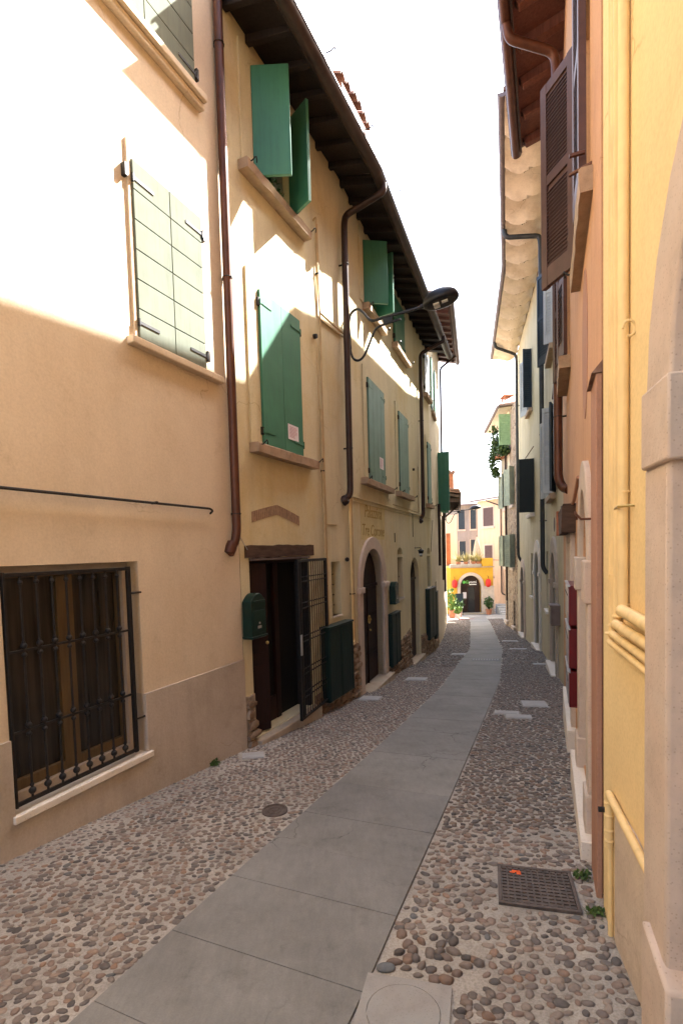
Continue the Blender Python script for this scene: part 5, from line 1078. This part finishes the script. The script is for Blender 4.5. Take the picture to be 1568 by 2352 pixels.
for Fq, a0, a1, zs, rs_, fw_, mt, dm in ((RG, 1.22, 2.38, .86, .58, .22, 'grey_portal_stone', 'door_wood'), (RG2, .40, 1.40, .80, .60, .24, 'white_stone', 'blue_grey_metal'), (RG2, 4.45, 5.55, .30, .5, .2, 'portal_stone', 'door_wood')):
    gm = Fq.g((a0+a1)/2); p_ = obj('portal', MB().ring(Fq, arch(a0-fw_, a1+fw_, gm-.2, zs, rs_+fw_*1.5), arch(a0, a1, gm-.2, zs, rs_), -.2, .05), mt, root, bevel=.01)
    for q0, q1 in ((a0-fw_-.03, a0+.02), (a1-.02, a1+fw_+.03)): obj('impost', MB().box(Fq, q0, q1, 0, .08, zs-.1, zs), mt, p_)
    d = obj('door', MB().prism(Fq, arch(a0, a1, gm-.1, zs, rs_), -.19, -.15), dm, root); m_ = MB()
    for i in range(2):
        q0, q1 = a0+.08+i*(a1-a0-.1)/2, a0+.02+(i+1)*(a1-a0-.1)/2
        for z0, z1 in ((gm+.2, gm+.9), (gm+1.0, zs-.05)): m_.box(Fq, q0, q1, -.15, -.135, z0, z1)
    obj('panels', m_, dm, d); obj('doorstep', MB().box(Fq, a0-.15, a1+.15, -.2, .14, Fq.g(a1)-.1, gm+.1), 'white_stone', root, bevel=.01)
for Fq, a0, a1, z0, z1 in ((RG, 3.60, 4.25, .0, 1.45), (RG2, 1.95, 2.55, -.05, 1.35)):
    w = obj('window', MB().box(Fq, a0, a1, -.22, -.2, z0, z1), 'brick', root); obj('sill', MB().box(Fq, a0-.05, a1+.05, -.15, .06, z0-.07, z0-.005), 'white_stone', w); m_ = MB()
    for i in range(10): z = z0+.08+i*(z1-z0-.1)/10; m_.tube([Fq.P(a0, -.05, z), Fq.P(a1, -.05, z)], .012, 5)
    obj('grille', m_, 'brown_copper', w)
m_ = MB(); m_.prism(RG, [(1.78+.17*math.cos(2*math.pi*i/16), 2.02+.15*math.sin(2*math.pi*i/16)) for i in range(16)], 0, .004); obj('vent', m_, 'dark_wood', root)
t = thing('meter_box', 'grey-brown meter box with a small key beside the nearest olive doorway', 'meter box', RG.P(.85, 0, .1)); obj('body', MB().box(RG, .62, .98, 0, .16, .08, .46), 'grey_gutter', t, bevel=.008); obj('lid', MB().box(RG, .60, 1.0, 0, .18, .44, .47), 'grey_gutter', t)

# ---------------------------------------------------------------- orange house
root = thing('orange_house', 'orange plastered house with brown louvred shutters and red wooden eaves on the right', 'house', RO.P(0, 0, RO.g(0)))
P1 = arch(.66, 1.50, RO.g(1)+.20, 1.44, .50); P2 = rect(2.95, 3.95, RO.g(3.4)+.15, 1.70)
hs = [P1, P2, rect(.74, 1.72, 3.84, 5.5), rect(3.75, 4.6, 3.82, 5.5)]
shell(root, RO, .03, 6.80, 8.72, hs, 'orange_plaster', revd=.28)
m_ = MB(); m_.hexa([RO.P(-.3, -.1, 8.88), RO.P(7.15, -.1, 8.88), RO.P(7.15, .66, 8.66), RO.P(-.3, .66, 8.66), RO.P(-.3, -.1, 8.92), RO.P(7.15, -.1, 8.92), RO.P(7.15, .66, 8.70), RO.P(-.3, .66, 8.70)]); obj('eaves', m_, 'red_eave_wood', root)
for i in range(12):
    a = .2+i*.62; m_ = MB(); m_.hexa([RO.P(a-.06, 0, 8.70), RO.P(a+.06, 0, 8.70), RO.P(a+.06, .56, 8.56), RO.P(a-.06, .56, 8.56), RO.P(a-.06, 0, 8.878), RO.P(a+.06, 0, 8.878), RO.P(a+.06, .62, 8.668), RO.P(a-.06, .62, 8.668)]); obj('rafter', m_, 'red_eave_wood', root, bevel=.01)
gutter(root, RO, -.3, 7.27, .73, 8.64, .085, 'brown_copper'); obj('fascia', MB().box(RO, -.3, 7.12, .64, .665, 8.55, 8.70), 'dark_gutter', root)
simple_roof(RO, -.3, 7.28, .68, 8.72, seed=12)
pipe(root, 'downpipe', 'brown_copper', bend([RO.P(4.7, .73, 8.6), RO.P(4.75, .70, 8.42), RO.P(5.0, .13, 8.25), RO.P(5.05, .11, 8.0), RO.P(5.05, .11, 2.55), RO.P(5.0, .06, 2.4), RO.P(4.85, -.02, 2.35)], .12), .06, 14, [(RO.P(5.05, .11, z), RO.N) for z in (6.2, 3.4)])
# near window: one leaf standing open, the other nearly closed
w = obj('window', MB().box(RO, .74, 1.72, -.24, -.22, 3.84, 5.5), 'window_glass', root)
obj('sill', rough_sill(RO, .52, 1.82, 3.66, 3.80, .075, .004), 'sill_stone', w)
lf = RO.leaf(1.75, .03, 2.06, .25); obj('shutter', louvre_leaf(lf, lf.L+.04, 3.84, 5.52, .045, 0, -.02, 2, .032, .075), 'brown_paint', w, bevel=.002)
lf = RO.leaf(.74, .03, 1.18, .045); obj('shutter', louvre_leaf(lf, lf.L, 3.84, 5.52, .045, 0, -.01, 2, .045, .075), 'brown_paint', w, bevel=.002)
obj('hinge', MB().tube([RO.P(.70, .03, 4.0), RO.P(.70, .12, 4.0)], .014, 6), 'brown_copper', w); obj('hook', hook(RO, 1.80, 3.80, .04), 'iron', w, smooth=True); obj('shutter_stay', MB().tube([RO.P(.60, .0, 3.86), RO.P(.66, .12, 3.86)], .012, 6), 'brown_copper', w)
w = obj('window', MB().box(RO, 3.75, 4.6, -.24, -.22, 3.82, 5.5), 'window_glass', root); obj('sill', rough_sill(RO, 3.60, 4.85, 3.62, 3.76, .13, .004), 'sill_stone', w)
for h, t_ in (((3.74, .03), (4.1, .10)), ((4.62, .02), (4.9, .14))): lf = RO.leaf(*h, *t_); obj('shutter', louvre_leaf(lf, lf.L, 3.82, 5.5, .04), 'brown_paint', w)
# painted reddish oval patch on the wall
m_ = MB(); m_.prism(RO, [(1.22+.27*math.cos(2*math.pi*i/28), 3.02+.52*math.sin(2*math.pi*i/28)) for i in range(28)], 0, .004)
plaster('faded_red_plaster', (.42, .23, .155), (.38, .20, .135), .15, .005); obj('repaired_patch', m_, 'faded_red_plaster', root)
# arched portal of pale stone
p_ = obj('portal', MB().ring(RO, arch(.48, 1.68, .1, 1.46, .72), arch(.66, 1.50, .1, 1.46, .52), -.27, .035), 'portal_stone', root, bevel=.008)
for q0, q1 in ((.46, .68), (1.48, 1.71)): obj('impost', MB().box(RO, q0, q1, -.1, .06, 1.24, 1.50), 'portal_stone', p_, bevel=.01); obj('pilaster', MB().box(RO, q0+.01, q1-.015, -.26, .037, RO.g(1)-.1, 1.24), 'portal_stone', p_, bevel=.008); obj('pilaster_base', MB().box(RO, q0, q1, -.1, .055, RO.g(1)-.1, RO.g(1)+.42), 'portal_stone', p_, bevel=.012)
obj('door', MB().prism(RO, arch(.64, 1.52, RO.g(1), 1.44, .5), -.275, -.26), 'portal_stone', root)
obj('doorstep', MB().prism(RO, [(.36, RO.g(.36)-.1), (1.86, RO.g(1.86)-.1), (1.86, RO.g(1)+.18), (.36, RO.g(1)+.18)], -.2, .085), 'white_stone', root, bevel=.006)
obj('doorstep', MB().prism(RO, [(2.65, RO.g(2.65)-.1), (4.25, RO.g(4.25)-.1), (4.25, RO.g(3.4)+.34), (2.65, RO.g(3.4)+.30)], -.2, .085), 'white_stone', root, bevel=.006)
p_ = obj('portal', MB().ring(RO, rect(2.75, 4.15, RO.g(3.4), 1.78)[:1] + [(2.75, 1.78), (4.15, 1.78), (4.15, RO.g(3.4))], rect(2.95, 3.95, 0, 1.62)[:1] and [(2.95, RO.g(3.4)), (2.95, 1.62), (3.95, 1.62), (3.95, RO.g(3.4))], -.27, .045), 'portal_stone', root, bevel=.008)
obj('door', MB().box(RO, 2.95, 3.95, -.28, -.25, RO.g(3.4), 1.66), 'door_wood', root)
obj('door_hood', rough_sill(RO, 2.60, 4.3, 1.72, 2.0, .13, .012), 'lintel_wood', root)
# projecting corner pier with a tile cap
pr = obj('corner_pier', MB().box(RO, -.02, .30, 0, .03, RO.g(.1)-.2, 2.45), 'faded_red_plaster', root, bevel=.004); obj('pier_cap', MB().add([RO.P(-.03, 0, 2.45), RO.P(.31, 0, 2.45), RO.P(.31, .05, 2.45), RO.P(-.03, .05, 2.45), RO.P(-.03, 0, 2.51), RO.P(.31, 0, 2.47)], [(0, 1, 2, 3), (0, 3, 4), (1, 5, 2), (3, 2, 5, 4), (0, 4, 5, 1)]), 'roof_tiles', pr)
obj('ring_hook', hook(RO, .5, 1.75), 'brown_copper', root, smooth=True)
pipe(root, 'cable', 'faded_red_plaster', bend([RO.P(1.75, .02, 2.15), RO.P(2.3, .03, 2.0), RO.P(2.6, .03, 2.0)], .05), .016, 6)
obj('junction_box', MB().box(RO, 6.3, 6.6, 0, .12, 1.75, 2.15), 'terracotta', root, bevel=.006)
labs = ['red letterbox with steel flaps by the stone portal, topmost of the stack', 'red letterbox by the stone portal, middle of the stack', 'red letterbox by the stone portal, lowest of the stack']
for lab, z0, z1 in zip(labs, (.92, .555, .22), (1.255, .89, .525)):
    t = thing('letterbox', lab, 'letterbox', RO.P(2.1, 0, z0), 'stack of red letterboxes'); obj('body', MB().box(RO, 1.76, 2.42, .0, .095, z0, z1), 'red_paint', t, bevel=.004)
    for i in range(4): a = 1.78+i*.155; f_ = obj('flap', MB().box(RO, a, a+.14, .095, .103, z0+.03, z1-.03), 'steel', t, bevel=.002); obj('slot', MB().box(RO, a+.02, a+.12, .103, .105, z1-.09, z1-.075), 'iron', f_)
    obj('top_trim', MB().box(RO, 1.75, 2.43, .085, .108, z1-.008, z1+.004), 'steel', t)

# ---------------------------------------------------------------- near yellow house on the right
root = thing('amber_house', 'bright amber plastered house with a big stone portal at the right edge', 'house', RY.P(0, 0, RY.g(0)))
shell(root, RY, 0, 12, 9.2, [arch(1.05, 2.45, RY.g(1.5)+.1, 2.06, .68)], 'amber_plaster', revd=.5)
gutter(root, RY, 12, 0, .7, 9.1, mat='brown_copper'); obj('eaves', MB().box(RY, 0, 12, -.1, .66, 9.16, 9.22), 'red_eave_wood', root); simple_roof(RY, 0, 12, .7, 9.24, rows=False)
p_ = obj('portal', MB().ring(RY, arch(.85, 2.65, .2, 2.06, .90), arch(1.06, 2.44, .2, 2.06, .69), -.06, .063), 'portal_stone', root, bevel=.01)
obj('portal_moulding', MB().ring(RY, arch(1.06, 2.44, .2, 2.06, .69), arch(1.12, 2.38, .2, 2.06, .63), -.45, .02), 'portal_stone', p_, bevel=.01)
for q0, q1 in ((.86, 1.10), (2.4, 2.64)): obj('impost', MB().box(RY, q0, q1, -.05, .08, 1.83, 2.07), 'portal_stone', p_, bevel=.008)
for q0, q1 in ((.85, 1.05), (2.45, 2.65)): obj('pilaster', MB().box(RY, q0, q1, -.06, .065, .30, 1.83), 'portal_stone', p_, bevel=.008)
for q0, q1 in ((.90, 1.13), (2.38, 2.64)): obj('pilaster_base', MB().prism(RY, [(q0, -.3), (q1, -.3), (q1, .30), (q0+.01, .36), (q0, .34)], -.08, .085), 'portal_stone', p_, bevel=.012)
obj('wheel_guard', MB().prism(RY, [(.96, -.4), (1.3, -.4), (1.3, .03), (.99, .06), (.96, .02)], 0, .10), 'portal_stone', p_, bevel=.02)
obj('door', MB().prism(RY, arch(1.0, 2.5, RY.g(1.5), 2.06, .7), -.5, -.46), 'door_wood', root); obj('doorstep', MB().box(RY, 1.12, 2.38, -.5, .0, -.4, .02), 'white_stone', root, bevel=.01)
obj('dado', MB().prism(RY, [(.235, -.4), (.87, -.4), (.87, .40), (.55, .45), (.235, .43)], -.01, .006), 'dado_plaster', root)
for a, r_, zb in ((.185, .009, 1.165), (.245, .0115, 1.21), (.325, .016, 1.265), (.43, .020, 1.335)):
    pipe(root, 'wall_pipe', 'amber_pipe', bend([RY.P(a, r_+.003, 9), RY.P(a, r_+.003, zb), RY.P(a+.03, r_+.012, zb-.005), RY.P(.86, r_+.018, zb-.016)], .035), r_, 14)
    obj('elbow', MB().tube([RY.P(a+.035, r_+.015, zb-.006), RY.P(.86, r_+.019, zb-.017)], r_+.005, 14), 'amber_pipe', root, smooth=True)
for a, z in ((.43, 1.345), (.335, 1.285), (.262, 1.235), (.205, 1.19), (.43, 4.0), (.43, 1.80)): obj('pipe_collar', MB().lathe(RY.P(a, .02, z), [(.021, 0), (.023, .004), (.021, .010)], 12), 'amber_pipe', root)
obj('bracket', MB().tube([RY.P(.40, .045, 1.74), RY.P(.47, .05, 1.745), RY.P(.50, .0, 1.745)], .005, 6), 'brass', root)
obj('pipe_clip', MB().box(RY, .19, .30, 0, .025, 1.46, 1.463), 'amber_pipe', root)
m_ = MB(); c_ = RY.P(.50, .02, 2.42); m_.tube([c_ + N3(RY)*.022*math.cos(t*.5)+Z*.03*math.sin(t*.5) for t in range(11)], .005, 6); obj('ring_hook', m_, 'amber_pipe', root, smooth=True)
pipe(root, 'wall_pipe', 'amber_pipe', bend([RY.P(.19, .02, .20), RY.P(.19, .02, .455), RY.P(.25, .025, .455), RY.P(.87, .03, .446)], .03), .017, 12)
pipe(root, 'wall_pipe', 'amber_pipe', [RY.P(.19, .012, -.35), RY.P(.19, .016, .21)], .011, 10)
obj('stop_valve', MB().lathe(RY.P(.17, .03, .36), [(.012, 0), (.013, .03)], 10, N3(RY)), 'iron', root)
for z in (.40, .34, .27, .22): obj('pipe_collar', MB().lathe(RY.P(.19, .02, z), [(.019, 0), (.022, .006), (.019, .012)], 12), 'amber_pipe', root)
